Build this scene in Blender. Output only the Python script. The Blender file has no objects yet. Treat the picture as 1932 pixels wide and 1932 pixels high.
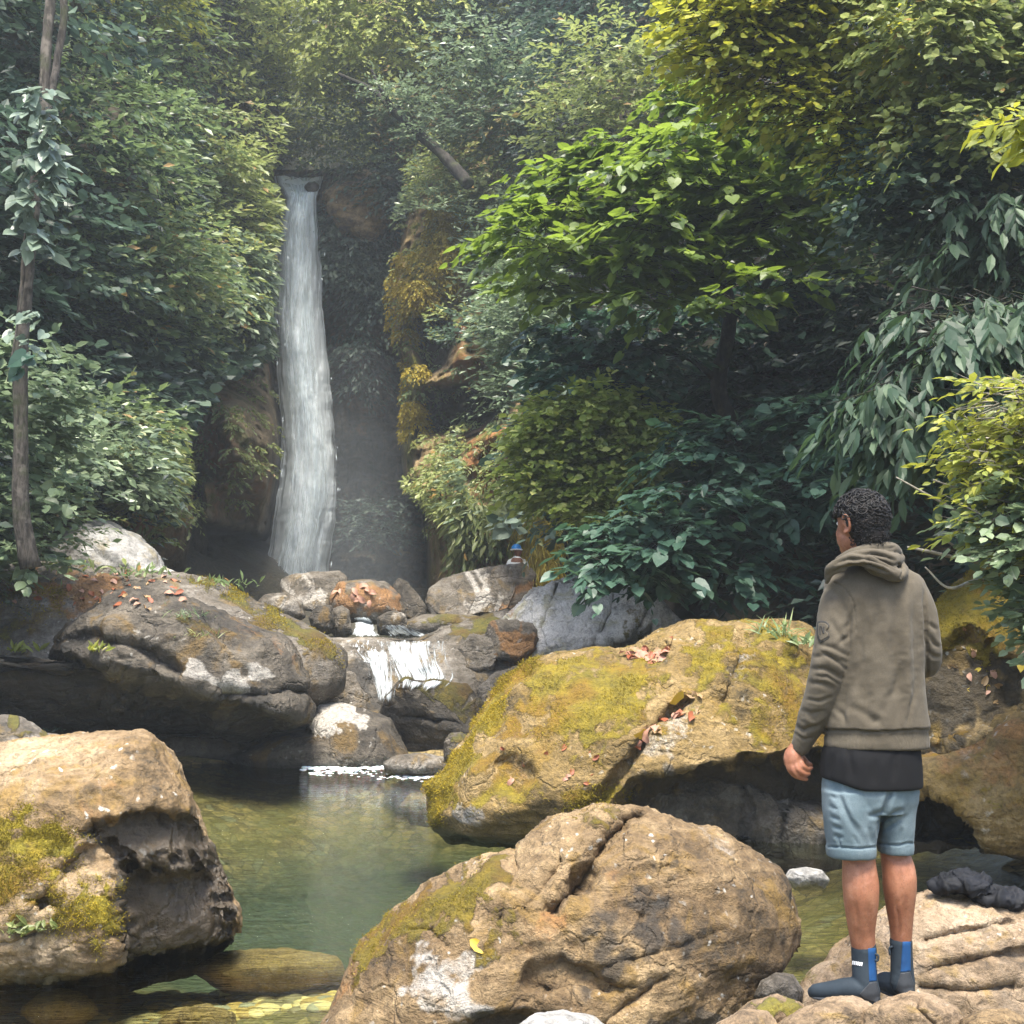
import bpy, bmesh, math, random
import numpy as np
from mathutils import Vector, Matrix
from mathutils.bvhtree import BVHTree

random.seed(7); RNG = np.random.default_rng(7)
scene = bpy.context.scene
COL = scene.collection

# ------------------------------------------------------------------ camera
FOC = 2430.0                       # focal length in units of a 1932 wide picture
PITCH = math.atan((1165.0-966.0)/FOC)
CAMZ = 1.8
cam = bpy.data.cameras.new('camera'); camo = bpy.data.objects.new('camera', cam); COL.objects.link(camo)
cam.sensor_width = 36.0; cam.sensor_fit = 'HORIZONTAL'; cam.lens = 36.0*FOC/1932.0
cam.clip_end = 600; cam.clip_start = .05
camo.location = (0, 0, CAMZ); camo.rotation_euler = (math.pi/2+PITCH, 0, 0)
scene.camera = camo

# ------------------------------------------------------------------ light
SUN_EL, SUN_AZ = math.radians(70), math.radians(178)      # azimuth from +Y (away from the camera), clockwise positive
world = bpy.data.worlds.new('World'); scene.world = world; world.use_nodes = True
wn = world.node_tree; bg = wn.nodes['Background']
sky = wn.nodes.new('ShaderNodeTexSky'); sky.sky_type = 'NISHITA'; sky.sun_disc = False
sky.sun_elevation = SUN_EL; sky.sun_rotation = SUN_AZ; sky.air_density = 1.0; sky.dust_density = 3.0; sky.ozone_density = 1.0
wn.links.new(sky.outputs[0], bg.inputs[0]); bg.inputs[1].default_value = 0.15
sl = bpy.data.lights.new('sun', 'SUN'); so = bpy.data.objects.new('sun', sl); COL.objects.link(so)
sl.energy = 3.2; sl.angle = math.radians(18.0); sl.color = (1.0, .95, .84)
sd = Vector((math.sin(SUN_AZ)*math.cos(SUN_EL), math.cos(SUN_AZ)*math.cos(SUN_EL), math.sin(SUN_EL)))
so.rotation_euler = sd.to_track_quat('Z', 'Y').to_euler(); so.location = (0, 0, 40)
vs = scene.view_settings; vs.view_transform = 'Standard'; vs.look = 'None'; vs.exposure = 1.7; vs.gamma = 1.0; vs.use_curve_mapping = False
scene.cycles.use_denoising = True
scene.cycles.max_bounces = 7; scene.cycles.diffuse_bounces = 3; scene.cycles.glossy_bounces = 2
scene.cycles.transmission_bounces = 3; scene.cycles.transparent_max_bounces = 10; scene.cycles.volume_bounces = 0
scene.cycles.caustics_reflective = False; scene.cycles.caustics_refractive = False
scene.cycles.sample_clamp_indirect = 4.0

# ------------------------------------------------------------------ numbers
_c, _s = math.cos(PITCH), math.sin(PITCH)
def ray(px, py):
    px = np.asarray(px, float); py = np.asarray(py, float)
    a = px-966.0; b = 966.0-py
    return np.stack([a+0*b, FOC*_c-b*_s+0*a, FOC*_s+b*_c+0*a], -1)
def P(px, py, Y):
    """the point at distance Y in front of the camera that is seen at (px, py)"""
    d = ray(px, py); Y = np.asarray(Y, float)
    return d*(Y/d[..., 1])[..., None]+np.array([0, 0, CAMZ])
def PZ(px, py, z):
    d = ray(px, py); t = (z-CAMZ)/d[..., 2]
    return d*t[..., None]+np.array([0, 0, CAMZ])

def _hash(ix, iy, iz, s):
    h = (ix*374761393+iy*668265263+iz*2147483647+s*1274126177) & 0xffffffff
    h = ((h ^ (h >> 13))*1274126177) & 0xffffffff
    h = ((h ^ (h >> 16))*2246822519) & 0xffffffff
    return ((h ^ (h >> 15)) & 0xffffff)/float(0xffffff)
def vnoise(p, seed=0):
    p = np.asarray(p, float); i = np.floor(p).astype(np.int64); f = p-i; f = f*f*f*(f*(f*6-15)+10)
    x, y, z = i[..., 0], i[..., 1], i[..., 2]; r = 0
    for dx in (0, 1):
        wx = f[..., 0] if dx else 1-f[..., 0]
        for dy in (0, 1):
            wy = f[..., 1] if dy else 1-f[..., 1]
            for dz in (0, 1):
                wz = f[..., 2] if dz else 1-f[..., 2]
                r = r+wx*wy*wz*_hash(x+dx, y+dy, z+dz, seed)
    return r*2-1
def fbm(p, octv=5, seed=0, gain=.5, ridged=False):
    p = np.asarray(p, float); a = 1.0; r = 0; t = 0
    for k in range(octv):
        n = vnoise(p, seed+k*17)
        if ridged: n = 1-2*np.abs(n)
        r = r+a*n; t += a; a *= gain; p = p*2.03+np.array([1.7, 9.2, 4.1])
    return r/t
def sstep(a, b, x):
    t = np.clip((x-a)/(b-a), 0, 1); return t*t*(3-2*t)
def sdpoly(poly, u, v):
    """signed distance to a closed polygon, positive inside"""
    poly = np.asarray(poly, float); u = np.asarray(u, float); v = np.asarray(v, float)
    d = np.full(u.shape, 1e18); ins = np.zeros(u.shape, bool); n = len(poly)
    for i in range(n):
        x0, y0 = poly[i]; x1, y1 = poly[(i+1) % n]; ex, ey = x1-x0, y1-y0
        t = np.clip(((u-x0)*ex+(v-y0)*ey)/(ex*ex+ey*ey+1e-9), 0, 1)
        d = np.minimum(d, (u-x0-t*ex)**2+(v-y0-t*ey)**2)
        if y0 != y1:
            c = ((y0 > v) != (y1 > v)) & (u < (x1-x0)*(v-y0)/(y1-y0)+x0); ins ^= c
    d = np.sqrt(d); return np.where(ins, d, -d)
def sdline(line, u, v):
    line = np.asarray(line, float); d = np.full(np.shape(u), 1e18)
    for i in range(len(line)-1):
        x0, y0 = line[i][:2]; x1, y1 = line[i+1][:2]; ex, ey = x1-x0, y1-y0
        t = np.clip(((u-x0)*ex+(v-y0)*ey)/(ex*ex+ey*ey+1e-9), 0, 1)
        d = np.minimum(d, (u-x0-t*ex)**2+(v-y0-t*ey)**2)
    return np.sqrt(d)
def idw(ctrl, u, v, p=3.0):
    c = np.asarray(ctrl, float); num = 0; den = 0
    for x, y, val in c:
        w = 1.0/(((u-x)**2+(v-y)**2)+900.0)**(p/2); num = num+w*val; den = den+w
    return num/den

# ------------------------------------------------------------------ meshes
def mesh_np(name, verts, tris, smooth=True, quads=False):
    verts = np.asarray(verts, np.float32).reshape(-1, 3); tris = np.asarray(tris, np.int32)
    k = tris.shape[1]; m = bpy.data.meshes.new(name)
    m.vertices.add(len(verts)); m.vertices.foreach_set('co', verts.ravel())
    m.loops.add(tris.size); m.loops.foreach_set('vertex_index', tris.ravel())
    m.polygons.add(len(tris)); m.polygons.foreach_set('loop_start', np.arange(0, tris.size, k, dtype=np.int32))
    m.polygons.foreach_set('loop_total', np.full(len(tris), k, np.int32))
    m.polygons.foreach_set('use_smooth', np.full(len(tris), smooth, bool))
    m.update(); return m
def attr_col(m, name, arr):
    a = m.attributes.new(name, 'FLOAT_COLOR', 'POINT'); a.data.foreach_set('color', np.asarray(arr, np.float32).ravel())
def attr_f(m, name, arr):
    a = m.attributes.new(name, 'FLOAT', 'POINT'); a.data.foreach_set('value', np.asarray(arr, np.float32).ravel())
def link(o, parent=None):
    COL.objects.link(o)
    if parent is not None: o.parent = parent
    return o
def tag(o, label=None, cat=None, group=None, kind=None):
    for k, v in (('label', label), ('category', cat), ('group', group), ('kind', kind)):
        if v: o[k] = v
    return o
def obj(name, mesh, mat=None, parent=None, loc=None):
    o = bpy.data.objects.new(name, mesh)
    if mat is not None and not mesh.materials: mesh.materials.append(mat)
    if loc is not None: o.location = loc
    return link(o, parent)
def empty(name, loc, label, cat, group=None):
    o = bpy.data.objects.new(name, None); o.location = loc; o.empty_display_size = .1
    COL.objects.link(o); return tag(o, label, cat, group)
def vnormals(v, f):
    a, b, c = v[f[:, 0]], v[f[:, 1]], v[f[:, 2]]; n = np.cross(b-a, c-a); out = np.zeros_like(v)
    for k in range(3):
        for j in range(3): out[:, j] += np.bincount(f[:, k], n[:, j], len(v))
    return out/(np.linalg.norm(out, axis=1, keepdims=True)+1e-12)
def grid_faces(nu, nv, closed_u=False):
    """vertex index = j*nu+i ; quads"""
    i = np.arange(nu if closed_u else nu-1); j = np.arange(nv-1); I, J = np.meshgrid(i, j); I = I.ravel(); J = J.ravel(); I2 = (I+1) % nu
    return np.stack([J*nu+I, J*nu+I2, (J+1)*nu+I2, (J+1)*nu+I], 1)
_ico = {}
def ico(sub):
    if sub not in _ico:
        bm = bmesh.new(); bmesh.ops.create_icosphere(bm, subdivisions=sub, radius=1)
        v = np.array([x.co[:] for x in bm.verts]); f = np.array([[q.index for q in p.verts] for p in bm.faces]); bm.free(); _ico[sub] = (v, f)
    return _ico[sub]
def tube_arrays(pts, radii, n=8, cap=True):
    """a tube along pts (k,3) with radii (k,) -> verts, tris"""
    pts = np.asarray(pts, float); radii = np.broadcast_to(np.asarray(radii, float), (len(pts),)); k = len(pts)
    t = np.gradient(pts, axis=0); t /= np.linalg.norm(t, axis=1, keepdims=True)+1e-12
    ref = np.array([0.13, .2, .97]) if abs(t[:, 2]).mean() < .8 else np.array([.97, .2, .1])
    a = np.cross(t, ref); a /= np.linalg.norm(a, axis=1, keepdims=True)+1e-12; b = np.cross(t, a)
    th = np.arange(n)*2*np.pi/n
    v = pts[:, None]+radii[:, None, None]*(np.cos(th)[None, :, None]*a[:, None]+np.sin(th)[None, :, None]*b[:, None])
    v = v.reshape(-1, 3); q = grid_faces(n, k, True); f = np.concatenate([q[:, [0, 1, 2]], q[:, [0, 2, 3]]])
    if cap:
        v = np.concatenate([v, pts[:1], pts[-1:]]); c0 = k*n; c1 = c0+1; i = np.arange(n)
        f = np.concatenate([f, np.stack([np.full(n, c0), (i+1) % n, i], 1), np.stack([np.full(n, c1), (k-1)*n+i, (k-1)*n+(i+1) % n], 1)])
    return v, f
def merge(parts):
    vs_, fs_, o = [], [], 0
    for v, f in parts: vs_.append(v); fs_.append(np.asarray(f)+o); o += len(v)
    return np.concatenate(vs_), np.concatenate(fs_)
def spline(pts, n):
    """Catmull-Rom resample of control points (any number of columns)"""
    p = np.asarray(pts, float); p = np.concatenate([2*p[:1]-p[1:2], p, 2*p[-1:]-p[-2:-1]]); k = len(p)-3
    t = np.linspace(0, k-1e-6, n); i = t.astype(int); u = (t-i)[:, None]
    a, b, c, d = p[i], p[i+1], p[i+2], p[i+3]
    return .5*((2*b)+(-a+c)*u+(2*a-5*b+4*c-d)*u*u+(-a+3*b-3*c+d)*u**3)
BVHS = []
def hit(px, py):
    """first surface (of those registered) seen at a pixel -> (point, normal)"""
    o = Vector((0, 0, CAMZ)); d = Vector(ray(px, py)).normalized(); best = None
    for b in BVHS:
        r = b.ray_cast(o, d)
        if r[0] is not None and (best is None or r[3] < best[2]): best = (r[0], r[1], r[3])
    return (best[0], best[1]) if best else (None, None)
# ------------------------------------------------------------------ materials
class NT:
    """small helper to write node trees"""
    def __init__(s, name):
        s.m = bpy.data.materials.new(name); s.m.use_nodes = True; s.t = s.m.node_tree; s.t.nodes.clear()
        s.out = s.t.nodes.new('ShaderNodeOutputMaterial')
    def n(s, typ, **kw):
        x = s.t.nodes.new(typ)
        for k, v in kw.items():
            if k.startswith('i_'): s.put(x.inputs[int(k[2:]) if k[2:].isdigit() else k[2:].replace('_', ' ')], v)
            else: setattr(x, k, v)
        return x
    def put(s, inp, v):
        if isinstance(v, bpy.types.NodeSocket): s.t.links.new(v, inp)
        elif isinstance(v, (tuple, list)) and inp.type == 'RGBA' and len(v) == 3: inp.default_value = (*v, 1)
        else: inp.default_value = v
    def math(s, op, a, b=None, c=None, clamp=False):
        x = s.t.nodes.new('ShaderNodeMath'); x.operation = op; x.use_clamp = clamp
        for i, v in enumerate((a, b, c)):
            if v is not None: s.put(x.inputs[i], v)
        return x.outputs[0]
    def mix(s, fac, a, b, mode='MIX'):
        x = s.t.nodes.new('ShaderNodeMix'); x.data_type = 'RGBA'; x.blend_type = mode
        s.put(x.inputs[0], fac); s.put(x.inputs[6], a); s.put(x.inputs[7], b); return x.outputs[2]
    def noise(s, vec, scale, detail=5, rough=.55, dist=0.0, out=0):
        x = s.n('ShaderNodeTexNoise'); s.put(x.inputs['Vector'], vec); x.inputs['Scale'].default_value = scale
        x.inputs['Detail'].default_value = detail; x.inputs['Roughness'].default_value = rough; x.inputs['Distortion'].default_value = dist
        return x.outputs[out]
    def vor(s, vec, scale, feature='F1', out=0):
        x = s.n('ShaderNodeTexVoronoi', feature=feature); s.put(x.inputs['Vector'], vec); x.inputs['Scale'].default_value = scale; return x.outputs[out]
    def ramp(s, fac, a, b, lo=0.0, hi=1.0):
        x = s.n('ShaderNodeMapRange', interpolation_type='SMOOTHSTEP'); s.put(x.inputs[0], fac)
        for i, v in zip((1, 2, 3, 4), (a, b, lo, hi)): x.inputs[i].default_value = v
        return x.outputs[0]
    def cramp(s, fac, stops):
        x = s.n('ShaderNodeValToRGB'); s.put(x.inputs[0], fac); e = x.color_ramp.elements
        while len(e) < len(stops): e.new(.5)
        for q, (p, c) in zip(e, stops): q.position = p; q.color = (*c, 1)
        return x.outputs[0]
    def coord(s, out='Object'): return s.n('ShaderNodeTexCoord').outputs[out]
    def scale(s, vec, sc, rot=(0, 0, 0)):
        x = s.n('ShaderNodeMapping'); s.put(x.inputs[0], vec); x.inputs['Scale'].default_value = sc; x.inputs['Rotation'].default_value = rot; return x.outputs[0]
    def bump(s, h, strength=.5, dist=.02, nrm=None):
        x = s.n('ShaderNodeBump'); s.put(x.inputs['Height'], h); x.inputs['Strength'].default_value = strength; x.inputs['Distance'].default_value = dist
        if nrm is not None: s.put(x.inputs['Normal'], nrm)
        return x.outputs[0]
    def pbr(s, col, rough=.7, spec=.4, nrm=None, **kw):
        x = s.n('ShaderNodeBsdfPrincipled'); s.put(x.inputs['Base Color'], col); s.put(x.inputs['Roughness'], rough); s.put(x.inputs['Specular IOR Level'], spec)
        if nrm is not None: s.put(x.inputs['Normal'], nrm)
        for k, v in kw.items(): s.put(x.inputs[k.replace('_', ' ')], v)
        return x.outputs[0]
    def done(s, sh, vol=None):
        if sh is not None: s.t.links.new(sh, s.out.inputs['Surface'])
        if vol is not None: s.t.links.new(vol, s.out.inputs['Volume'])
        return s.m

def rock_mat(name, dark, base, light, size=1.0, moss=(.22, .18, .02), moss2=(.07, .085, .02), moss_up=.0, lichen=.5, rust=.25, gloss=.25, tilt=.6, bump=.6, wetz=.06):
    """layered weathered stone. mask colours: R moss, G pale crust, B dark stain and painted shade, A rust"""
    t = NT(name); co = t.coord(); sc = t.scale(co, (1/size,)*3)
    at = t.n('ShaderNodeAttribute', attribute_name='mask'); sep = t.n('ShaderNodeSeparateColor'); t.put(sep.inputs[0], at.outputs['Color'])
    mM, mP, mD, mR = sep.outputs[0], sep.outputs[1], sep.outputs[2], at.outputs['Alpha']
    st = t.scale(sc, (.7, .7, 2.6), (.25, tilt, 0))
    big = t.noise(sc, 1.4, 7, .62, .4); band = t.noise(st, 1.9, 8, .6, .6); fine = t.noise(sc, 11, 8, .7); grit = t.noise(sc, 45, 4, .7)
    v = t.math('ADD', t.math('MULTIPLY', big, .55), t.math('MULTIPLY', band, .45))
    v = t.math('ADD', v, t.math('MULTIPLY', t.math('SUBTRACT', fine, .5), .35))
    c = t.cramp(v, [(.36, dark), (.46, base), (.55, tuple(.6*a+.4*b for a, b in zip(base, light))), (.65, light)])
    c = t.mix(t.ramp(t.noise(sc, 3.1, 6, .6, .8), .52, .66, 0, .75), c, (.55*base[0]+.12, .62*base[1]+.06, base[2]*.5))
    # rust and pale crusts
    rn = t.noise(sc, 5.0, 7, .68, .5)
    rf = t.math('ADD', t.math('MULTIPLY', mR, .55), t.math('ADD', rn, rust-.55)); c = t.mix(t.ramp(rf, .32, .62, 0, .85), c, t.mix(grit, (.20, .085, .022), (.38, .20, .07)))
    pn = t.noise(sc, 7.5, 9, .72, .7); pf = t.math('ADD', t.math('MULTIPLY', mP, .54), t.math('MULTIPLY', pn, 1.0))
    c = t.mix(t.ramp(pf, .74, 1.08, 0, .95), c, t.mix(fine, (.26, .235, .20), (.62, .58, .52)))
    sp = t.vor(t.mix(.15, sc, t.noise(sc, 6, out=1)), 16, 'F1'); sn = t.noise(sc, 2.3, 3, .5)
    spf = t.math('MULTIPLY', t.ramp(sp, .10, .22, 1, 0), t.ramp(sn, .45, .62, 0, lichen)); c = t.mix(spf, c, (.62, .60, .54))
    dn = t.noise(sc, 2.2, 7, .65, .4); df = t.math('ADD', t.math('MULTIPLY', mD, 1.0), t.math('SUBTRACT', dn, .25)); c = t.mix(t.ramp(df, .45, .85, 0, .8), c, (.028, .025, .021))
    c = t.mix(t.ramp(grit, .3, .62, .35, 0), c, (.02, .018, .014))
    # moss
    geo = t.n('ShaderNodeNewGeometry'); nz = t.n('ShaderNodeSeparateXYZ'); t.put(nz.inputs[0], geo.outputs['Normal'])
    mn = t.noise(sc, 4.2, 9, .7, .3); mf = t.math('ADD', t.math('MULTIPLY', mM, .66), t.math('MULTIPLY', t.math('SUBTRACT', mn, .5), 1.6))
    mf = t.math('ADD', mf, t.math('MULTIPLY', nz.outputs[2], moss_up)); mfac = t.ramp(mf, .42, .62)
    mc = t.cramp(t.noise(sc, 9, 8, .75), [(.32, moss2), (.5, tuple(.5*a+.5*b for a, b in zip(moss, moss2))), (.66, moss)])
    mc = t.mix(t.ramp(t.noise(sc, 1.9, 5, .6), .46, .62, 0, .7), mc, (.7*moss[0], .48*moss[1], moss[2]))
    c = t.mix(mfac, c, mc)
    # wet foot near the water line
    pz = t.n('ShaderNodeSeparateXYZ'); t.put(pz.inputs[0], geo.outputs['Position'])
    wz = t.ramp(t.math('ADD', pz.outputs[2], t.math('MULTIPLY', big, -.12)), wetz-.10, wetz+.02, 1, 0); c = t.mix(t.math('MULTIPLY', wz, .6), c, (.02, .022, .018))
    h = t.math('ADD', t.math('MULTIPLY', band, 1.1), t.math('ADD', t.math('MULTIPLY', fine, .5), t.math('MULTIPLY', grit, .42)))
    cr = t.vor(t.mix(.35, sc, t.noise(sc, 3, out=1)), 3.2, 'DISTANCE_TO_EDGE'); h = t.math('ADD', h, t.ramp(cr, 0, .05, -.25, 0))
    h = t.math('ADD', h, t.math('MULTIPLY', mfac, t.noise(sc, 38, 5, .8)))
    c = t.mix(t.ramp(t.noise(sc, 26, 7, .78, .8), .36, .50, .55, 0), c, tuple(.28*x for x in base))
    ro = t.math('SUBTRACT', t.math('SUBTRACT', .82, t.math('MULTIPLY', wz, .5)), t.math('MULTIPLY', mD, gloss)); ro = t.math('ADD', ro, t.math('MULTIPLY', mfac, .2), clamp=True)
    return t.done(t.pbr(c, ro, .45, t.bump(h, bump, .07*size)))

def leaf_mat(name, c1, c2, c3=None, rough=.42, trans=.35, tcol=None, spec=.5, pos=.35, dead=0.0):
    """two-sided leaf: sky gloss on top, light through the blade. c1/c2 mix over clumps, c3 on single leaves"""
    t = NT(name); geo = t.n('ShaderNodeNewGeometry'); r = geo.outputs['Random Per Island']; co = geo.outputs['Position']
    n = t.noise(co, pos, 4, .6); c = t.mix(t.ramp(n, .38, .62), c1, c2)
    c = t.mix(t.ramp(r, .55, 1.0, 0, .75), c, c3 or tuple(1.7*x for x in c2))
    c = t.mix(t.ramp(r, 0, .22, .55, 0), c, tuple(.4*x for x in c1))
    if dead: c = t.mix(t.math('GREATER_THAN', t.math('FRACT', t.math('MULTIPLY', r, 37.7)), 1-dead), c, (.26, .15, .04))
    tc = t.mix(.5, c, tcol or tuple(min(1, 2.6*x) for x in c2), 'MIX')
    a = t.pbr(c, rough, spec); b = t.n('ShaderNodeBsdfTranslucent'); t.put(b.inputs[0], tc)
    mx = t.n('ShaderNodeMixShader'); mx.inputs[0].default_value = trans; t.t.links.new(a, mx.inputs[1]); t.t.links.new(b.outputs[0], mx.inputs[2])
    return t.done(mx.outputs[0])

def bark_mat(name, a, b, scale=6, moss=.2):
    t = NT(name); co = t.coord(); s = t.scale(co, (1, 1, .22)); n = t.noise(s, scale*4, 8, .7); p = t.noise(co, scale, 6, .6)
    c = t.mix(t.ramp(n, .35, .65), a, b); c = t.mix(t.ramp(p, .5, .66, 0, .7), c, tuple(min(.7, 1.8*x) for x in b)); c = t.mix(t.ramp(t.noise(co, 3.1, 5, .6), .55-moss*.3, .75, 0, .8), c, (.05, .065, .02))
    return t.done(t.pbr(c, .85, .2, t.bump(n, .7, .03)))

def cliff_mat(name, dark, base, light, moss, size=3.0, green=.5, wet=0.0):
    t = NT(name); geo = t.n('ShaderNodeNewGeometry'); p = t.scale(geo.outputs['Position'], (1/size, .45/size, 1/size)); sv = t.scale(p, (2.2, 1.2, .8))
    at = t.n('ShaderNodeAttribute', attribute_name='mask'); sep = t.n('ShaderNodeSeparateColor'); t.put(sep.inputs[0], at.outputs['Color'])
    a = t.noise(sv, 1.8, 8, .65, .15); b = t.noise(p, 1.1, 7, .62); f = t.noise(p, 9, 8, .7); v = t.math('ADD', t.math('MULTIPLY', a, .6), t.math('MULTIPLY', b, .4))
    c = t.cramp(t.math('ADD', v, t.math('MULTIPLY', t.math('SUBTRACT', f, .5), .3)), [(.32, dark), (.5, base), (.66, light)])
    c = t.mix(t.ramp(t.math('ADD', t.noise(p, 2.0, 7, .65, .4), t.math('MULTIPLY', at.outputs['Alpha'], .3)), .56, .78, 0, .85), c, (.30, .13, .045))
    g = t.math('ADD', t.math('ADD', t.noise(p, 2.7, 8, .7), green-.5), t.math('MULTIPLY', sep.outputs[0], .4)); gf = t.ramp(g, .48, .64)
    c = t.mix(gf, c, t.cramp(t.noise(p, 8, 7, .7), [(.35, tuple(.35*x for x in moss)), (.65, moss)]))
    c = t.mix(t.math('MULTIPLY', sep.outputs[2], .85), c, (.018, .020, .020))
    h = t.math('ADD', t.math('MULTIPLY', a, 1.0), t.math('MULTIPLY', f, .6))
    return t.done(t.pbr(c, .9-wet, .35, t.bump(h, .9, .12*size)))
# ------------------------------------------------------------------ the ravine: walls, wall behind the fall, bed
LEFT = [(-700, 0, 8), (-700, 1000, 8), (-250, 300, 18), (-250, 1000, 16), (0, 0, 23), (0, 500, 22), (0, 1000, 20), (150, 300, 24), (150, 900, 20.5), (280, 0, 30), (280, 500, 26), (280, 1000, 23.5), (400, 0, 36), (400, 400, 32),
        (400, 800, 29), (400, 1100, 27), (500, 100, 42), (500, 400, 38), (500, 700, 36.5), (500, 1000, 34)]
RIGHT = [(640, -200, 52), (640, 200, 46), (760, 200, 41), (760, 420, 36.5), (740, 600, 35), (770, 800, 33.5), (800, 1050, 31), (900, 100, 40), (900, 400, 34), (900, 700, 31), (900, 1000, 29), (1000, 250, 33), (1000, 800, 28), (1000, 1060, 27),
         (1200, 0, 34), (1200, 400, 28), (1200, 800, 23), (1200, 1150, 21), (1500, 0, 27), (1500, 300, 23), (1500, 700, 19), (1500, 1150, 17.5), (1900, 0, 18), (1900, 300, 16), (1900, 700, 14.5), (1900, 1150, 13), (2600, 0, 9), (2600, 1000, 8)]
def edge(tab, y):
    t = np.asarray(tab, float); return np.interp(y, t[:, 0], t[:, 1])
LEDGE = [(-400, 560), (200, 545), (300, 530), (325, 506), (345, 510), (365, 527), (385, 530), (420, 526), (500, 518), (600, 512), (700, 522), (800, 532), (860, 532), (920, 525), (1000, 512), (1060, 500), (1130, 484), (1250, 470)]
REDGE = [(-400, 640), (180, 640), (270, 700), (330, 775), (400, 752), (500, 733), (560, 728), (620, 735), (700, 765), (780, 757), (850, 757), (920, 768), (960, 800), (1060, 808), (1250, 812)]
def d_left(u, v):
    y = idw(LEFT, u, v); e = edge(LEDGE, v)-u
    y = y+9*np.clip(1-e/28.0, 0, 1.3)**2.2
    # the brown stone buttress low on this wall, its crevice, and the cave at its foot
    y = y-1.6*sstep(0, 70, sdpoly([(375, 760), (440, 690), (520, 690), (532, 820), (528, 930), (505, 990), (430, 975), (385, 950)], u, v))
    y = y+3.2*np.exp(-(sdline([(352, 840), (362, 900), (372, 960), (368, 1060)], u, v)/13.0)**2)
    y = y+4.5*sstep(-6, 26, sdpoly([(372, 965), (400, 985), (450, 1000), (500, 1010), (520, 1000), (520, 1180), (360, 1180), (366, 1060)], u, v))
    return y
CREV = [[(778, 600), (830, 560), (868, 640), (850, 700), (800, 720), (783, 660)], [(800, 730), (880, 720), (975, 740), (960, 800), (880, 830), (800, 815), (790, 860), (776, 800)], [(790, 960), (812, 950), (806, 1130), (785, 1130), (780, 1000)], [(1040, 1010), (1120, 1000), (1180, 1060), (1100, 1110), (1050, 1080)]]
def d_right(u, v):
    y = idw(RIGHT, u, v); e = u-edge(REDGE, v)
    y = y+7*np.clip(1-e/26.0, 0, 1.3)**2.2
    y = y-1.8*sstep(0, 60, sdpoly([(735, 420), (790, 330), (880, 380), (900, 480), (840, 590), (800, 640), (740, 600)], u, v))
    y = y-1.0*sstep(0, 40, sdpoly([(765, 830), (850, 790), (990, 770), (1000, 930), (960, 1000), (880, 990), (780, 950)], u, v))
    for c in CREV: y = y+2.6*sstep(-8, 18, sdpoly(c, u, v))
    y = y+6*sstep(0, 200, sdpoly([(1180, 1010), (1700, 880), (1760, 1260), (1200, 1260)], u, v))
    return y
def d_back(u, v):
    return 41.5-1.2*np.exp(-((u-680)/60)**2)+1.0*np.sin(v/70.0)*.4
def d_hill(u, v):
    return 47+sstep(380, -500, v)*48-sstep(900, 1900, u)*12
def relief(name, x0, x1, y0, y1, nu, nv, fn, mat, amp, freq, maskfn=None, seed=0, crag=0):
    u, v = np.meshgrid(np.linspace(x0, x1, nu), np.linspace(y0, y1, nv)); Y = fn(u, v)
    p = P(u, v, Y); ps = p*np.array([1, .4, 1]); n = fbm(ps*freq, 6, seed)+.6*fbm(ps*freq*np.array([1.6, 1.6, .8])*2, 4, seed+50, ridged=True)
    if crag: n = n+crag*(.40*fbm(ps*1.1+.5*fbm(ps*.7, 2, seed)[..., None], 5, seed+60, .55, True)+.22*np.clip(fbm(ps*np.array([.8, .8, 2.2]), 3, seed+66)*6, -1, 1))/amp
    p = P(u, v, Y+amp*n).reshape(-1, 3)
    q = grid_faces(nu, nv); m = mesh_np(name, p, q[:, ::-1])
    mk = np.zeros((len(p), 4))
    if maskfn: maskfn(mk, u.ravel(), v.ravel(), p)
    attr_col(m, 'mask', mk); o = obj(name, m, mat); o['kind'] = 'structure'
    tri = np.concatenate([q[:, [0, 2, 1]], q[:, [0, 3, 2]]])
    return o, p, tri
M_cliffL = cliff_mat('tan_cliff_rock', (.06, .05, .032), (.25, .19, .11), (.44, .33, .19), (.15, .15, .04), 3.0, .46)
M_cliffR = cliff_mat('ochre_cliff_rock', (.07, .055, .03), (.26, .18, .085), (.44, .33, .18), (.24, .23, .05), 1.8, .50)
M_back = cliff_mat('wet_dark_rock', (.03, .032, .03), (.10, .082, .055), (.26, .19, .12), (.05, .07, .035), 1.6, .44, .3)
M_hill = cliff_mat('forest_soil', (.012, .014, .010), (.025, .028, .018), (.04, .045, .025), (.02, .03, .012), 4.0, .5)
def ml(mk, u, v, p):
    mk[:, 2] = sstep(-10, 30, sdpoly([(372, 972), (520, 1005), (520, 1180), (360, 1180), (366, 1060)], u, v))*.75+np.exp(-(sdline([(352, 840), (362, 900), (372, 960), (368, 1060)], u, v)/12.0)**2)*.9  # shade in the cave and crevice painted dark
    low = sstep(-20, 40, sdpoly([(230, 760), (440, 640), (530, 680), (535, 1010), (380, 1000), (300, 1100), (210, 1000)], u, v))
    mk[:, 2] += (1-low)*.8; mk[:, 2] = np.clip(mk[:, 2], 0, 1); mk[:, 3] = .3*low
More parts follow.
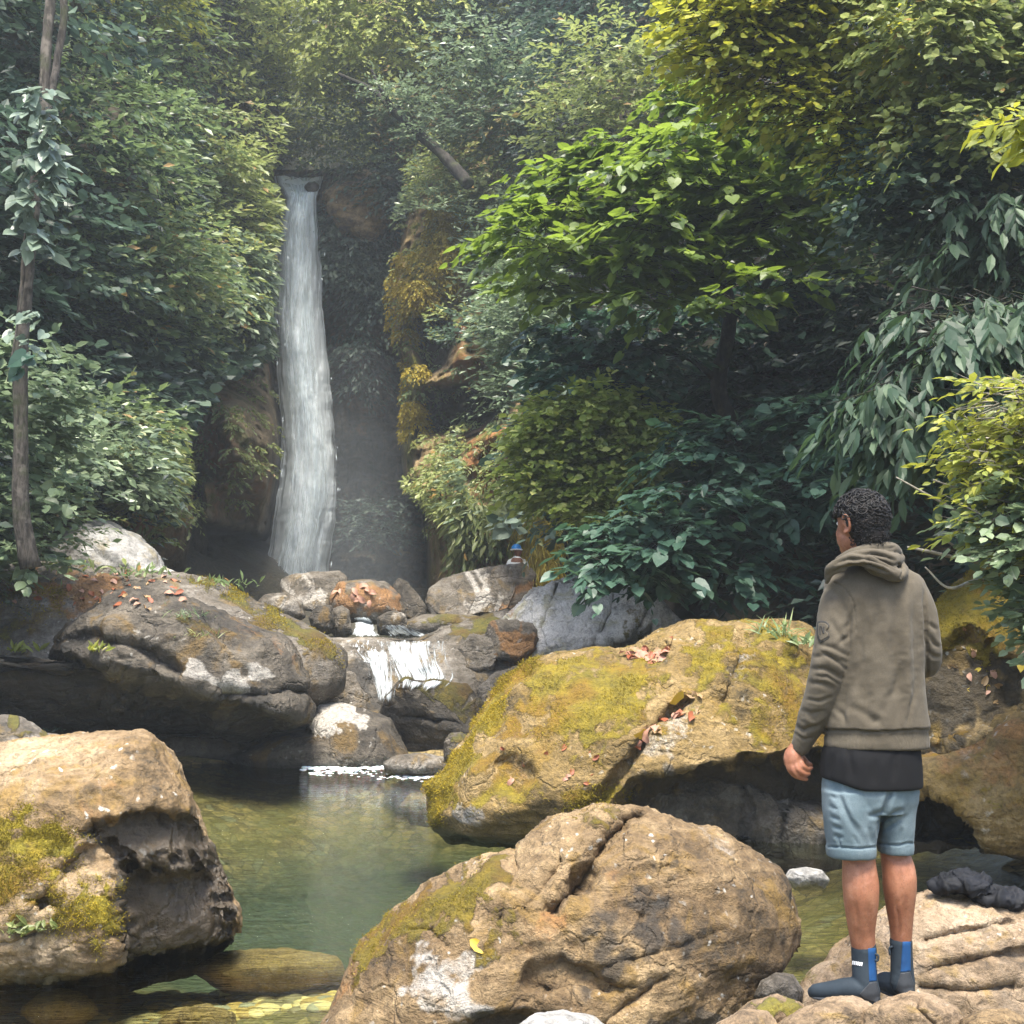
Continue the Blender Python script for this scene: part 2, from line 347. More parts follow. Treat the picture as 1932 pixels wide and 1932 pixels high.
def mr(mk, u, v, p):
    for c in CREV: mk[:, 2] = np.maximum(mk[:, 2], .95*sstep(-4, 12, sdpoly(c, u, v)))  # crevice shade put into the rock colour
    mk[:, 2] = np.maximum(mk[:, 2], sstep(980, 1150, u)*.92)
    mk[:, 0] = sstep(-15, 20, sdpoly([(760, 560), (770, 480), (820, 410), (900, 380), (880, 480), (820, 560), (790, 640)], u, v))+.6*sstep(-10, 20, sdpoly([(765, 680), (790, 660), (800, 800), (775, 900), (757, 860)], u, v))
    mk[:, 3] = .9*sstep(-20, 25, sdpoly([(725, 480), (745, 430), (765, 500), (745, 600)], u, v))+.9*sstep(-15, 25, sdpoly([(870, 800), (960, 780), (980, 900), (900, 960), (870, 900)], u, v))+.5*sstep(-10, 25, sdpoly([(770, 600), (900, 600), (900, 700), (790, 720)], u, v))
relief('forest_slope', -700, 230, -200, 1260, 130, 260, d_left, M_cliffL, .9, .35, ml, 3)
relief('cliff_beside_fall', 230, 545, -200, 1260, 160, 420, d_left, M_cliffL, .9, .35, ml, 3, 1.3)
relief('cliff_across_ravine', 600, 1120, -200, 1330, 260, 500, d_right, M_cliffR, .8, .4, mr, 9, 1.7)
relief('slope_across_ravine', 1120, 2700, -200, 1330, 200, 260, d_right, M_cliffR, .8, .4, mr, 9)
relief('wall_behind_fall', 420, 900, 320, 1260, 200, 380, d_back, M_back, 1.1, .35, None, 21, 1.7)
relief('forest_hillside', -900, 2900, -700, 420, 160, 80, d_hill, M_hill, 2.0, .12, None, 31)

# bed of the stream: gravel shelves, deep pool, rising floor of the ravine
def bed_z(x, y):
    deep = 1.15*np.exp(-(((x+1.0)/2.6)**2+((y-11.3)/3.0)**2)**1.5)
    z = -.24-.09*np.sin(x*1.3+y*.7)-deep
    z = z+.10*sstep(8, 4, y)+sstep(14.5, 22, y)*1.35+sstep(22, 40, y)*1.3
    z = z+sstep(2.6, 6.5, x)*1.0*sstep(13, 9, y)+sstep(-4.5, -9, x)*2.0
    return z
nx, ny = 260, 300; X, Yg = np.meshgrid(np.linspace(-14, 12, nx), np.concatenate([np.linspace(-3, 14, 210), np.linspace(14.2, 44, 90)]))
Zg = bed_z(X, Yg); pb = np.stack([X, Yg, Zg], -1); pb[..., 2] += .07*fbm(pb*1.7, 5, 2)+sstep(14, 20, Yg)*.35*fbm(pb*.8, 4, 8)
t = NT('stream_bed_stones'); geo = t.n('ShaderNodeNewGeometry'); co = geo.outputs['Position']; z = t.n('ShaderNodeSeparateXYZ'); t.put(z.inputs[0], co)
vc = t.n('ShaderNodeTexVoronoi', feature='F1'); t.put(vc.inputs['Vector'], t.mix(.08, co, t.noise(co, 4, out=1))); vc.inputs['Scale'].default_value = 9
cc = t.n('ShaderNodeSeparateColor'); t.put(cc.inputs[0], vc.outputs['Color'])
c = t.cramp(cc.outputs[0], [(.0, (.16, .12, .06)), (.4, (.34, .25, .11)), (.75, (.48, .35, .15)), (1, (.28, .26, .18))])
c = t.mix(t.ramp(t.noise(co, 22, 6, .7), .35, .65, .55, 0), c, (.05, .04, .02)); c = t.mix(t.ramp(t.vor(t.mix(.08, co, t.noise(co, 4, out=1)), 9, 'DISTANCE_TO_EDGE'), 0, .07, .75, 0), c, (.02, .02, .012))
c = t.mix(t.ramp(t.noise(co, 1.3, 5, .6), .42, .62, 0, .6), c, (.17, .15, .05))
c = t.mix(t.ramp(z.outputs[2], -.45, -1.0, 0, .9), c, (.050, .074, .050))          # green darkening of deep water put into the bed colour, over silt
c = t.mix(t.ramp(z.outputs[2], .05, .3, 0, .9), c, (.03, .03, .026))
M_bed = t.done(t.pbr(c, .8, .3, t.bump(t.vor(co, 9), .7, -.05)))
mb = mesh_np('stream_bed', pb.reshape(-1, 3), grid_faces(nx, ny)); ob = obj('stream_bed', mb, M_bed); ob['kind'] = 'structure'
# ------------------------------------------------------------------ foliage
TPL = {
 'far': (np.array([(0, 0, 0), (.24, .5, .05), (0, 1, -.06), (-.24, .5, .05)]), [(0, 1, 2), (0, 2, 3)]),
 'round': (np.array([(0, 0, 0), (.36, .25, .05), (.34, .65, .04), (0, 1, -.06), (-.34, .65, .04), (-.36, .25, .05)]), [(0, 1, 2), (0, 2, 3), (0, 3, 4), (0, 4, 5)]),
 'lance': (np.array([(0, 0, 0), (.13, .3, .05), (.15, .62, .03), (0, 1, -.12), (-.15, .62, .03), (-.13, .3, .05), (0, .5, -.02)]), [(0, 1, 6), (1, 2, 6), (2, 3, 6), (3, 4, 6), (4, 5, 6), (5, 0, 6)]),
 'heart': (np.array([(0, 0, 0), (.20, -.14, .05), (.44, .0, .07), (.50, .34, .05), (.30, .72, .0), (0, 1.05, -.12), (-.30, .72, .0), (-.50, .34, .05), (-.44, .0, .07), (-.20, -.14, .05), (0, .38, -.04)]), [(0, 1, 10), (1, 2, 10), (2, 3, 10), (3, 4, 10), (4, 5, 10), (5, 6, 10), (6, 7, 10), (7, 8, 10), (8, 9, 10), (9, 0, 10)]),
 'blade': (np.array([(.03, 0, 0), (-.03, 0, 0), (-.04, .5, 0), (.04, .5, 0), (0, 1, -.2)]), [(0, 1, 2), (0, 2, 3), (3, 2, 4)]),
}
def nrmz(a): return a/(np.linalg.norm(a, axis=-1, keepdims=True)+1e-9)
def leaf_frames(pos, d, n, size):
    d = nrmz(d); n = nrmz(n-(n*d).sum(-1, keepdims=True)*d); s = np.cross(d, n); return pos, s, d, n, size
def leaves_mesh(tpl, fr, origin, width=1.0):
    v, f = TPL[tpl]; pos, s, d, n, size = fr; k = len(v); sz = size[:, None, None]
    w = pos[:, None]+sz*(v[None, :, 0:1]*width*s[:, None]+v[None, :, 1:2]*d[:, None]+v[None, :, 2:3]*n[:, None])
    ff = (np.array(f)[None]+k*np.arange(len(pos))[:, None, None]).reshape(-1, 3)
    return mesh_np('leaves', (w-np.asarray(origin)).reshape(-1, 3), ff, False)
def in_poly(poly, n, gap=.0):
    """about n well spread points inside a polygon of the picture plane"""
    poly = np.asarray(poly, float); lo, hi = poly.min(0), poly.max(0); c = lo+RNG.random((n*25+60, 2))*(hi-lo); c = c[sdpoly(poly, c[:, 0], c[:, 1]) > 0]
    area = np.prod(hi-lo)*len(c)/(n*25+60); r = .72*math.sqrt(area/max(n, 1)); out = []
    for q in c:
        if all((q[0]-a[0])**2+(q[1]-a[1])**2 > r*r for a in out): out.append(q)
        if len(out) >= n: break
    return np.array(out)
CAMP = np.array([0, 0, CAMZ])
def sprays(C, R, per, flat=.75, shell=.5, back=-.25):
    """spray origins and outward directions on lumpy clump surfaces"""
    m = len(C)*per; idx = np.repeat(np.arange(len(C)), per); d = nrmz(RNG.normal(size=(m*3, 3))); idx = np.tile(idx, 3)
    to = nrmz(CAMP-C[idx]); keep = ((d*to).sum(1) > back) & (d[:, 2] > -.55); d, idx = d[keep][:m*2], idx[keep][:m*2]
    sel = RNG.permutation(len(d))[:m]; d, idx = d[sel], idx[sel]
    rr = R[idx]*(shell+(1-shell)*RNG.random(len(d))**.6); p = C[idx]+d*rr[:, None]*np.array([1, 1, flat])
    return p, d
def spray_leaves(p, d, nl, L, size, droop=.15, spread=.9, upw=1.0, outw=.55, jit=.5, var=.5, sink=.0):
    """rows of leaves along short stems"""
    m = len(p); hz = d.copy(); hz[:, 2] = hz[:, 2]*.35-droop*.6; a = nrmz(hz+RNG.normal(0, .35, (m, 3))*np.array([1, 1, .5]))
    side = nrmz(np.cross(a, np.array([0, 0, 1.0]))+1e-6); t = np.linspace(.05, 1, nl)[None]; sgn = np.where(np.arange(nl) % 2 == 0, 1., -1.)[None]
    Ls = L*RNG.uniform(.6, 1.3, (m, 1)); pos = p[:, None]+a[:, None]*(t*Ls)[..., None]; pos[..., 2] -= droop*Ls*t**2
    dr = a[:, None]*(.35+.7*t[..., None])+side[:, None]*sgn[..., None]*spread*(1.1-t[..., None]*.9)+RNG.normal(0, .22, (m, nl, 3)); dr[..., 2] -= droop
    nn = np.array([0, 0, 1.0])*upw+d[:, None]*outw+RNG.normal(0, jit, (m, nl, 3))
    sz = size*RNG.uniform(1-var, 1+var, (m, nl))*(1-.3*abs(t-.5))
    return leaf_frames(pos.reshape(-1, 3), dr.reshape(-1, 3), nn.reshape(-1, 3), sz.ravel()), a, Ls
def catf(fr): return tuple(np.concatenate([f[i] for f in fr]) for i in range(5))
def sub(fr, idx): return tuple(f[idx] for f in fr)
M_fuzz = leaf_mat('moss_shoots', (.11, .09, .018), (.28, .205, .02), (.35, .29, .03), .8, .2, spec=.1, pos=2.0)
# ------------------------------------------------------------------ boulders
def star_radius(poly, cx, cy, n=1440):
    p = np.asarray(poly, float); th = np.linspace(-np.pi, np.pi, n, endpoint=False); dx, dy = np.cos(th), np.sin(th); best = np.zeros(n)
    for i in range(len(p)):
        x0, y0 = p[i]-(cx, cy); x1, y1 = p[(i+1) % len(p)]-(cx, cy); ex, ey = x1-x0, y1-y0
        den = dx*ey-dy*ex; den = np.where(abs(den) < 1e-9, 1e-9, den)
        t = (x0*ey-y0*ex)/den; s = (x0*dy-y0*dx)/den; ok = (t > 0) & (s >= -1e-6) & (s <= 1+1e-6); best = np.where(ok & (t > best), t, best)
    k = np.ones(5)/5; b = np.concatenate([best[-4:], best, best[:4]]); return th, np.convolve(b, k, 'same')[4:-4]
def boulder(name, label, poly, Y, T, mat, sub=6, q=2.5, c=None, fuzz=0, amp=.05, freq=2.0, ridge=.5, strata=None, cuts=(), dents=(), cracks=(), masks=(), rag=4, seed=0, group=None, cat='boulder', fine=.012, lean=0.0):
    poly = np.asarray(poly, float); cx, cy = c if c else (poly.mean(0)); sv, f = ico(sub)
    th, R = star_radius(poly, cx, cy); ang = np.arctan2(-sv[:, 2], sv[:, 0]); rho = np.hypot(sv[:, 0], sv[:, 2])
    Rv = np.interp(ang, th, R, period=2*np.pi); u = cx+np.cos(ang)*Rv*rho; v = cy+np.sin(ang)*Rv*rho
    tt = -np.sign(sv[:, 1])*np.clip(1-rho**q, 0, 1)**(1/q)*1.0
    dh = ray(cx, cy); dh = dh/np.linalg.norm(dh); base = P(u, v, Y); sz = R.mean()/FOC*Y
    p = base-dh*(T*tt)[:, None]
    p = p+dh*(lean*(cy-v)/FOC*Y)[:, None]*(np.abs(tt)**.5)[:, None]      # the face leans back towards the top
    front = sstep(-.15, .25, tt)
    for ax, ay, az, h in cuts:                                            # flat broken faces
        n = np.array([ax, ay, az], float); n /= np.linalg.norm(n); cc = P(cx, cy, Y); d = (p-cc)@n-h*sz; p = p-n*(np.clip(d, 0, None)*.88)[:, None]
    jit = 1.0*fbm(np.stack([u/14, v/14, 0*u], -1), 3, seed+5)
    for pl, dep, soft in dents: p = p+dh*(dep*front*sstep(-soft, soft, sdpoly(pl, u, v)+jit*max(soft*.6, 5)))[:, None]
    for pl, w, dep in cracks: p = p+dh*(dep*front*np.exp(-(np.clip(sdline(pl, u, v)+jit*w*.4, 0, None)/w)**2))[:, None]
    n = vnormals(p, f)
    d = amp*fbm(p*freq, 6, seed, .52)+amp*ridge*(fbm(p*freq*1.3, 5, seed+40, .5, True)-.2)
    if strata is not None:
        a, b, sa = strata; w = p@np.array([math.sin(a), .2, math.cos(a)])*b+.6*fbm(p*freq, 3, seed+3)
        d = d+sa*(np.abs((w % 1)-.5)*2-.5)*(.5+.5*fbm(p*freq*.8, 2, seed+9))
    d = d+fine*fbm(p*freq*7, 4, seed+70, .55, True)
    p = p+n*d[:, None]
    mk = np.zeros((len(p), 4)); rg = fbm(np.stack([u/22, v/22, 0*u+seed], -1), 4, seed+11)
    for ch, pl, soft, st in masks: mk[:, ch] = np.maximum(mk[:, ch], st*sstep(-soft*1.5, soft*1.5, sdpoly(pl, u, v)+rg*(soft*1.5+5)*1.8))
    loc = np.array([P(cx, cy, Y)[0], P(cx, cy, Y)[1], p[:, 2].min()])
    BVHS.append(BVHTree.FromPolygons([tuple(x) for x in p], [tuple(x) for x in f.tolist()]))
    m = mesh_np(name, p-loc, f); attr_col(m, 'mask', mk)
    o = obj(name, m, mat, loc=tuple(loc))
    if fuzz:                                              # short moss shoots standing on the mossy parts
        nn_ = vnormals(p, f); w = np.clip(mk[:, 0]-.35, 0, 1)*(tt > -.2)*(fbm(p*freq*2.1, 4, seed+90) > -.12); ids = RNG.choice(len(p), fuzz, p=w/w.sum()); L = .0042*Y*.55
        pos = p[ids]+RNG.normal(0, L*1.2, (fuzz, 3)); pos -= nn_[ids]*((pos-p[ids])*nn_[ids]).sum(1, keepdims=True)
        dr = nn_[ids]+RNG.normal(0, 1.1, (fuzz, 3)); o2 = obj('moss', leaves_mesh('blade', leaf_frames(pos-loc, dr, RNG.normal(0, 1, (fuzz, 3)), L*RNG.uniform(.35, 1.0, fuzz)), (0, 0, 0), 3.2), M_fuzz, o); o2['kind'] = 'stuff'
    return tag(o, label, cat, group)

MR_tan = rock_mat('tan_speckled_stone', (.045, .032, .016), (.19, .122, .055), (.43, .325, .20), 1.0, (.32, .25, .02), (.12, .11, .02), .08, .8, .12)
MR_brown = rock_mat('brown_veined_stone', (.030, .022, .012), (.155, .098, .044), (.46, .325, .17), .8, (.30, .215, .02), (.12, .10, .02), .12, .75, .14, tilt=.9, bump=.9)
MR_ochre = rock_mat('mossy_ochre_stone', (.050, .036, .014), (.205, .135, .042), (.42, .30, .14), 1.3, (.36, .27, .02), (.15, .125, .022), .40, .5, .14, tilt=.5, bump=.8)
MR_dark = rock_mat('dark_wet_stone', (.016, .015, .013), (.060, .050, .038), (.20, .17, .13), 1.6, (.16, .12, .02), (.05, .055, .02), .12, .35, .05, .45, tilt=.3, bump=.8)
MR_grey = rock_mat('pale_grey_stone', (.12, .115, .105), (.29, .28, .26), (.48, .465, .44), 1.6, (.20, .17, .03), (.08, .08, .03), .0, .3, .02, .3, tilt=.3, bump=.5)
MR_mid = rock_mat('grey_brown_stone', (.045, .042, .036), (.12, .10, .075), (.34, .31, .27), 1.4, (.20, .17, .03), (.07, .075, .025), .12, .5, .15, .35, tilt=.4, bump=.8)
MR_peb = rock_mat('pinkish_tan_stone', (.07, .048, .028), (.24, .165, .095), (.44, .34, .235), .5, (.24, .2, .03), (.09, .09, .03), .0, .5, .15, .3, bump=.7)

MR_pale = rock_mat('pale_stone_painted_sunlit', (.26, .25, .23), (.58, .56, .53), (.78, .76, .72), 1.2, (.22, .18, .03), (.08, .08, .03), .0, .4, .04, .3, tilt=.3, bump=.8)  # lighter copy of the pale grey stone, sunlight put into its colour
MR_sunk = rock_mat('amber_sunken_stone', (.12, .075, .03), (.34, .22, .09), (.50, .36, .17), .6, (.22, .20, .04), (.10, .11, .03), .0, .2, .1, .2, wetz=-9)
# far cluster at the foot of the fall
boulder('boulder', 'white crusted block standing in front of the foot of the waterfall', [(533, 1098), (560, 1083), (600, 1076), (640, 1076), (655, 1092), (650, 1130), (625, 1155), (575, 1150), (535, 1135)], 27, .9, MR_mid, 5, 3, amp=.12, freq=1, cuts=[(-.5, -.6, .6, .55), (.3, -.8, .3, .6)], masks=[(1, [(535, 1095), (600, 1085), (620, 1105), (590, 1130), (540, 1125)], 12, 1)], seed=1)
boulder('boulder', 'rust red boulder flecked with white leaves beside the white block', [(622, 1130), (640, 1100), (680, 1093), (725, 1098), (758, 1125), (765, 1160), (720, 1175), (660, 1170), (625, 1155)], 25, 1.0, MR_mid, 5, 2.6, amp=.1, freq=1, masks=[(3, [(625, 1100), (760, 1100), (765, 1150), (640, 1155)], 20, 1.3)], seed=2)
boulder('boulder', 'pointed brown boulder next to the rust red one', [(738, 1105), (752, 1090), (772, 1098), (790, 1125), (806, 1150), (800, 1170), (760, 1168), (742, 1140)], 26, .7, MR_dark, 5, 2.4, amp=.08, freq=1.2, cuts=[(.6, -.6, .3, .5)], seed=3)
boulder('boulder', 'dark low rock half lost in the spray at the foot of the waterfall', [(486, 1140), (500, 1125), (540, 1120), (570, 1135), (575, 1165), (530, 1175), (490, 1165)], 26, .8, MR_mid, 5, 2.4, amp=.1, freq=1.2, masks=[(1, [(500, 1130), (560, 1128), (570, 1160), (520, 1165)], 14, .8)], seed=4)
boulder('boulder', 'small black rock beside the little white chute', [(585, 1165), (600, 1145), (625, 1142), (632, 1165), (628, 1195), (600, 1200), (588, 1185)], 22.5, .5, MR_dark, 5, 2.6, amp=.06, freq=1.5, seed=5)
boulder('boulder', 'small grey rock wedged under the rust red boulder', [(628, 1150), (645, 1140), (660, 1150), (662, 1195), (640, 1205), (625, 1195)], 22.6, .4, MR_mid, 5, 2.6, amp=.05, freq=1.5, seed=6)
boulder('boulder', 'wet black stone at the side of the little white chute', [(712, 1165), (740, 1152), (765, 1160), (772, 1190), (745, 1203), (715, 1195)], 23.2, .5, MR_dark, 5, 2.5, amp=.07, freq=1.5, masks=[(1, [(715, 1155), (770, 1155), (765, 1168), (720, 1170)], 8, .8)], seed=7)
boulder('boulder', 'white topped overhanging rock below the climber', [(808, 1110), (830, 1090), (880, 1078), (925, 1068), (985, 1062), (1010, 1085), (1000, 1125), (960, 1165), (900, 1185), (830, 1185), (812, 1150)], 25.5, 1.5, MR_mid, 6, 3, amp=.14, freq=.9, cuts=[(-.3, -.7, .5, .45), (.5, -.8, .2, .6)], dents=[([(820, 1140), (900, 1115), (960, 1120), (900, 1185), (835, 1190)], .4, 8)], masks=[(1, [(850, 1085), (960, 1068), (980, 1085), (880, 1118), (845, 1115)], 12, 1.2), (3, [(930, 1100), (1010, 1080), (1000, 1130), (920, 1150)], 12, .9), (2, [(820, 1145), (900, 1120), (950, 1125), (900, 1180), (835, 1190)], 8, .8)], seed=8)  # shade under the overhang painted dark along with the dent
boulder('boulder', 'mossy low ledge under the white topped overhanging rock', [(740, 1180), (800, 1160), (870, 1155), (930, 1165), (940, 1190), (860, 1205), (760, 1205)], 23.5, .8, MR_mid, 5, 2.6, amp=.08, freq=1.2, masks=[(0, [(760, 1165), (930, 1160), (930, 1185), (760, 1190)], 10, .8)], seed=9)
boulder('boulder', 'broad pale grey slab with a dark split across its face', [(945, 1172), (975, 1140), (1010, 1112), (1060, 1090), (1110, 1087), (1150, 1094), (1200, 1108), (1250, 1135), (1290, 1180), (1310, 1250), (1200, 1290), (1060, 1280), (1000, 1240), (955, 1200)], 18.5, 1.2, MR_pale, 7, 4.5, (1110, 1190), amp=.09, freq=1.1, ridge=1.2, lean=1.9, cuts=[(-.2, -.75, .62, .30), (.5, -.8, .3, .75), (-.75, -.6, .2, .8)], cracks=[([(1000, 1186), (1060, 1192), (1110, 1183), (1170, 1178), (1240, 1165)], 4, .40), ([(1105, 1182), (1150, 1135), (1165, 1100)], 3, .22), ([(1030, 1190), (1015, 1150), (1050, 1100)], 2.5, .12), ([(1190, 1172), (1230, 1140)], 3, .15)], dents=[([(1000, 1196), (1240, 1172), (1300, 1300), (1000, 1300)], .25, 5)], masks=[(3, [(940, 1150), (975, 1150), (1005, 1200), (1010, 1260), (960, 1250)], 10, .9), (0, [(1190, 1130), (1240, 1145), (1220, 1172), (1175, 1168)], 8, .8)], seed=10, fine=.02)
for pl_, Y_, lb_, mk_ in [([(905, 1210), (930, 1180), (975, 1172), (1010, 1190), (1020, 1225), (980, 1245), (920, 1240)], 18.3, 'rusty brown rock between the cascade and the pale slab', [(3, [(930, 1180), (1010, 1190), (1010, 1235), (940, 1235)], 10, 1)]), ([(866, 1225), (890, 1200), (925, 1200), (945, 1225), (930, 1260), (880, 1262)], 18.3, 'wet grey lump at the right side of the cascade fan', [(1, [(870, 1205), (930, 1205), (930, 1225), (880, 1230)], 8, .8)]), ([(905, 1300), (935, 1270), (975, 1262), (990, 1290), (960, 1330), (915, 1340)], 17.3, 'dark round stone tucked behind the ridge of the mossy boulder', []), ([(600, 1245), (630, 1222), (670, 1220), (690, 1245), (670, 1275), (615, 1275)], 18.7, 'white streaked rock on the near side of the cascade ledge', [(1, [(605, 1225), (680, 1225), (680, 1250), (615, 1255)], 10, 1.1)]), ([(590, 1290), (620, 1270), (670, 1275), (700, 1310), (690, 1345), (620, 1340), (590, 1320)], 17.9, 'dark wet rock at the foot of the left water streak', [])]:
    boulder('boulder', lb_, pl_, Y_, .5, MR_mid, 5, 2.7, amp=.09, freq=1.6, ridge=1, cuts=[(-.3, -.8, .4, .6)], masks=mk_, seed=len(lb_), fine=.02)
boulder('boulder', 'dark brown rock at the lip where the river leaves the forest', [(606, 362), (640, 346), (700, 350), (748, 372), (752, 420), (700, 450), (640, 440), (612, 400)], 38.8, 1.3, MR_brown, 6, 2.8, amp=.25, freq=.6, ridge=1, seed=71)
boulder('boulder', 'small black rock splitting the water at the lip of the fall', [(574, 352), (582, 344), (594, 343), (602, 350), (598, 362), (584, 366)], 38.2, .35, MR_dark, 4, 2.5, amp=.05, freq=2, seed=72)
# stepped slab carrying the cascade
boulder('cascade_ledge', 'smooth wet ledge the lower cascade slides over', [(560, 1230), (620, 1205), (700, 1206), (790, 1207), (850, 1180), (910, 1163), (960, 1150), (1000, 1190), (1030, 1270), (960, 1345), (880, 1400), (720, 1400), (600, 1350), (560, 1290)], 19.6, 1.9, MR_mid, 7, 2.6, (780, 1290), amp=.10, freq=.9, lean=.9, dents=[([(690, 1190), (830, 1190), (800, 1290), (720, 1330), (690, 1260)], .35, 16)], masks=[(1, [(600, 1225), (680, 1215), (700, 1250), (620, 1270)], 15, .9), (0, [(840, 1185), (940, 1165), (980, 1180), (940, 1200), (850, 1215)], 10, .9), (3, [(950, 1180), (1000, 1190), (1020, 1280), (960, 1260)], 12, .8), (2, [(600, 1270), (690, 1250), (730, 1340), (640, 1340)], 15, .8), (1, [(820, 1215), (900, 1210), (930, 1260), (860, 1290)], 25, .35)], seed=11, cat='rock ledge')
boulder('boulder', 'dark angular boulder with a mossy crown just below the cascade', [(722, 1340), (745, 1300), (765, 1283), (830, 1288), (880, 1300), (915, 1335), (930, 1370), (880, 1420), (820, 1430), (765, 1425), (730, 1390)], 16.9, .8, MR_dark, 6, 3, amp=.09, freq=1.4, cuts=[(-.3, -.85, -.3, .5), (.4, -.7, .5, .62)], cracks=[([(745, 1370), (800, 1385), (860, 1360)], 4, .12)], masks=[(0, [(760, 1285), (840, 1288), (905, 1315), (920, 1350), (850, 1340), (770, 1310)], 12, .9), (2, [(740, 1370), (880, 1370), (860, 1430), (760, 1425)], 18, .6)], seed=12)
boulder('boulder', 'pale topped dark rock at the head of the pool', [(582, 1345), (600, 1325), (640, 1325), (700, 1345), (735, 1360), (760, 1410), (770, 1440), (730, 1475), (600, 1480), (470, 1475), (420, 1430), (520, 1390), (575, 1380)], 16.6, 1.0, MR_dark, 6, 2.6, (640, 1410), amp=.08, freq=1.3, lean=.4, masks=[(1, [(580, 1330), (650, 1322), (705, 1350), (690, 1370), (600, 1378), (578, 1370)], 7, 1.6), (0, [(500, 1400), (650, 1390), (640, 1440), (480, 1450)], 20, .45)], seed=13)
boulder('boulder', 'small green grey stone tucked against the big mossy boulder', [(838, 1400), (850, 1383), (870, 1382), (884, 1392), (890, 1430), (860, 1445), (838, 1432)], 15.0, .35, MR_mid, 5, 2.4, amp=.03, freq=2, masks=[(0, [(840, 1385), (885, 1385), (885, 1420), (850, 1415)], 8, .8)], seed=14)
boulder('boulder', 'low wet rock with foam running over it at the head of the pool', [(725, 1440), (745, 1428), (790, 1422), (840, 1430), (858, 1450), (840, 1465), (760, 1466), (728, 1458)], 15.2, .6, MR_mid, 5, 2.3, amp=.04, freq=2, masks=[(1, [(735, 1425), (840, 1428), (850, 1460), (740, 1460)], 12, .7)], seed=15)
# left bank
boulder('boulder', 'sloping grey rock shelf below the forest', [(60, 1075), (100, 1030), (150, 995), (200, 990), (250, 1005), (290, 1035), (310, 1070), (350, 1085), (380, 1110), (300, 1160), (60, 1160)], 18.5, 1.3, MR_grey, 6, 2.6, (200, 1080), amp=.14, freq=1, strata=(.5, 4, .07), masks=[(2, [(60, 1060), (120, 1010), (150, 1040), (100, 1090)], 20, .5), (1, [(150, 1000), (240, 1005), (290, 1050), (180, 1070)], 20, .4)], seed=16)
boulder('boulder', 'long mossy ledge strewn with dead leaves behind the black overhang', [(-420, 1090), (-200, 1070), (0, 1066), (100, 1062), (170, 1070), (260, 1075), (340, 1085), (400, 1098), (460, 1130), (520, 1165), (600, 1203), (640, 1232), (640, 1300), (560, 1330), (300, 1340), (-100, 1340), (-420, 1300)], 17.2, 1.5, MR_mid, 7, 2.6, (130, 1200), amp=.14, freq=1.1, lean=.5, masks=[(3, [(20, 1075), (200, 1075), (240, 1120), (180, 1160), (60, 1140)], 25, 1.0), (0, [(380, 1105), (470, 1140), (600, 1205), (630, 1240), (560, 1235), (450, 1170)], 14, 1.2), (0, [(0, 1090), (120, 1120), (100, 1200), (0, 1220)], 30, .6)], seed=17, fuzz=5000)
boulder('boulder', 'huge dark overhanging boulder jutting over the pool', [(-420, 1250), (-150, 1235), (0, 1245), (95, 1250), (105, 1205), (150, 1165), (200, 1130), (260, 1120), (330, 1130), (400, 1158), (470, 1185), (530, 1215), (560, 1255), (570, 1290), (588, 1330), (584, 1360), (540, 1378), (470, 1392), (330, 1390), (200, 1400), (0, 1400), (-420, 1400)], 15.9, 1.7, MR_dark, 7, 2.8, (230, 1270), amp=.13, freq=1.2, ridge=.7,
        strata=(.25, 2.6, .10), dents=[([(-420, 1240), (0, 1250), (100, 1245), (200, 1262), (330, 1300), (450, 1335), (520, 1352), (560, 1420), (-420, 1420)], .85, 16), ([(0, 1300), (200, 1320), (420, 1370), (420, 1430), (-300, 1430), (-300, 1300)], .5, 25)],
        cracks=[([(110, 1215), (180, 1205), (260, 1225), (330, 1270)], 10, .22), ([(400, 1300), (480, 1312), (560, 1300)], 8, .18)],
        masks=[(1, [(350, 1250), (372, 1270), (400, 1280), (430, 1265), (470, 1258), (486, 1268), (440, 1295), (380, 1290), (350, 1270)], 6, 1.5), (1, [(150, 1165), (220, 1135), (330, 1140), (330, 1200), (220, 1200)], 40, .32), (3, [(430, 1170), (540, 1220), (555, 1260), (440, 1210)], 12, .7), (0, [(310, 1150), (400, 1190), (410, 1230), (320, 1215)], 12, .5),
               (2, [(-420, 1240), (100, 1245), (330, 1300), (520, 1350), (560, 1420), (-420, 1420)], 20, .8), (1, [(400, 1340), (430, 1335), (430, 1355), (405, 1358)], 5, 1.2), (0, [(490, 1320), (580, 1310), (580, 1350), (480, 1360)], 10, .35)], seed=18)  # underside of the overhang has its shade painted on
boulder('cave_rock', 'dim green grey rock wall under the overhang at the edge of the pool', [(-420, 1340), (0, 1350), (300, 1370), (500, 1385), (620, 1400), (640, 1470), (560, 1500), (200, 1500), (-420, 1500)], 17.2, .9, MR_dark, 6, 3, (150, 1430), amp=.10, freq=1.3, masks=[(0, [(420, 1390), (620, 1400), (600, 1460), (420, 1450)], 25, .35)], seed=19, cat='rock wall')
boulder('boulder', 'low rock with moss and a dark fern tuft behind the speckled boulder', [(-200, 1400), (-50, 1365), (0, 1352), (40, 1358), (90, 1385), (150, 1400), (170, 1430), (60, 1470), (-200, 1470)], 10.4, .6, MR_mid, 6, 2.5, (0, 1420), amp=.06, freq=1.8, masks=[(0, [(20, 1355), (80, 1375), (90, 1400), (30, 1395)], 8, 1)], seed=20)
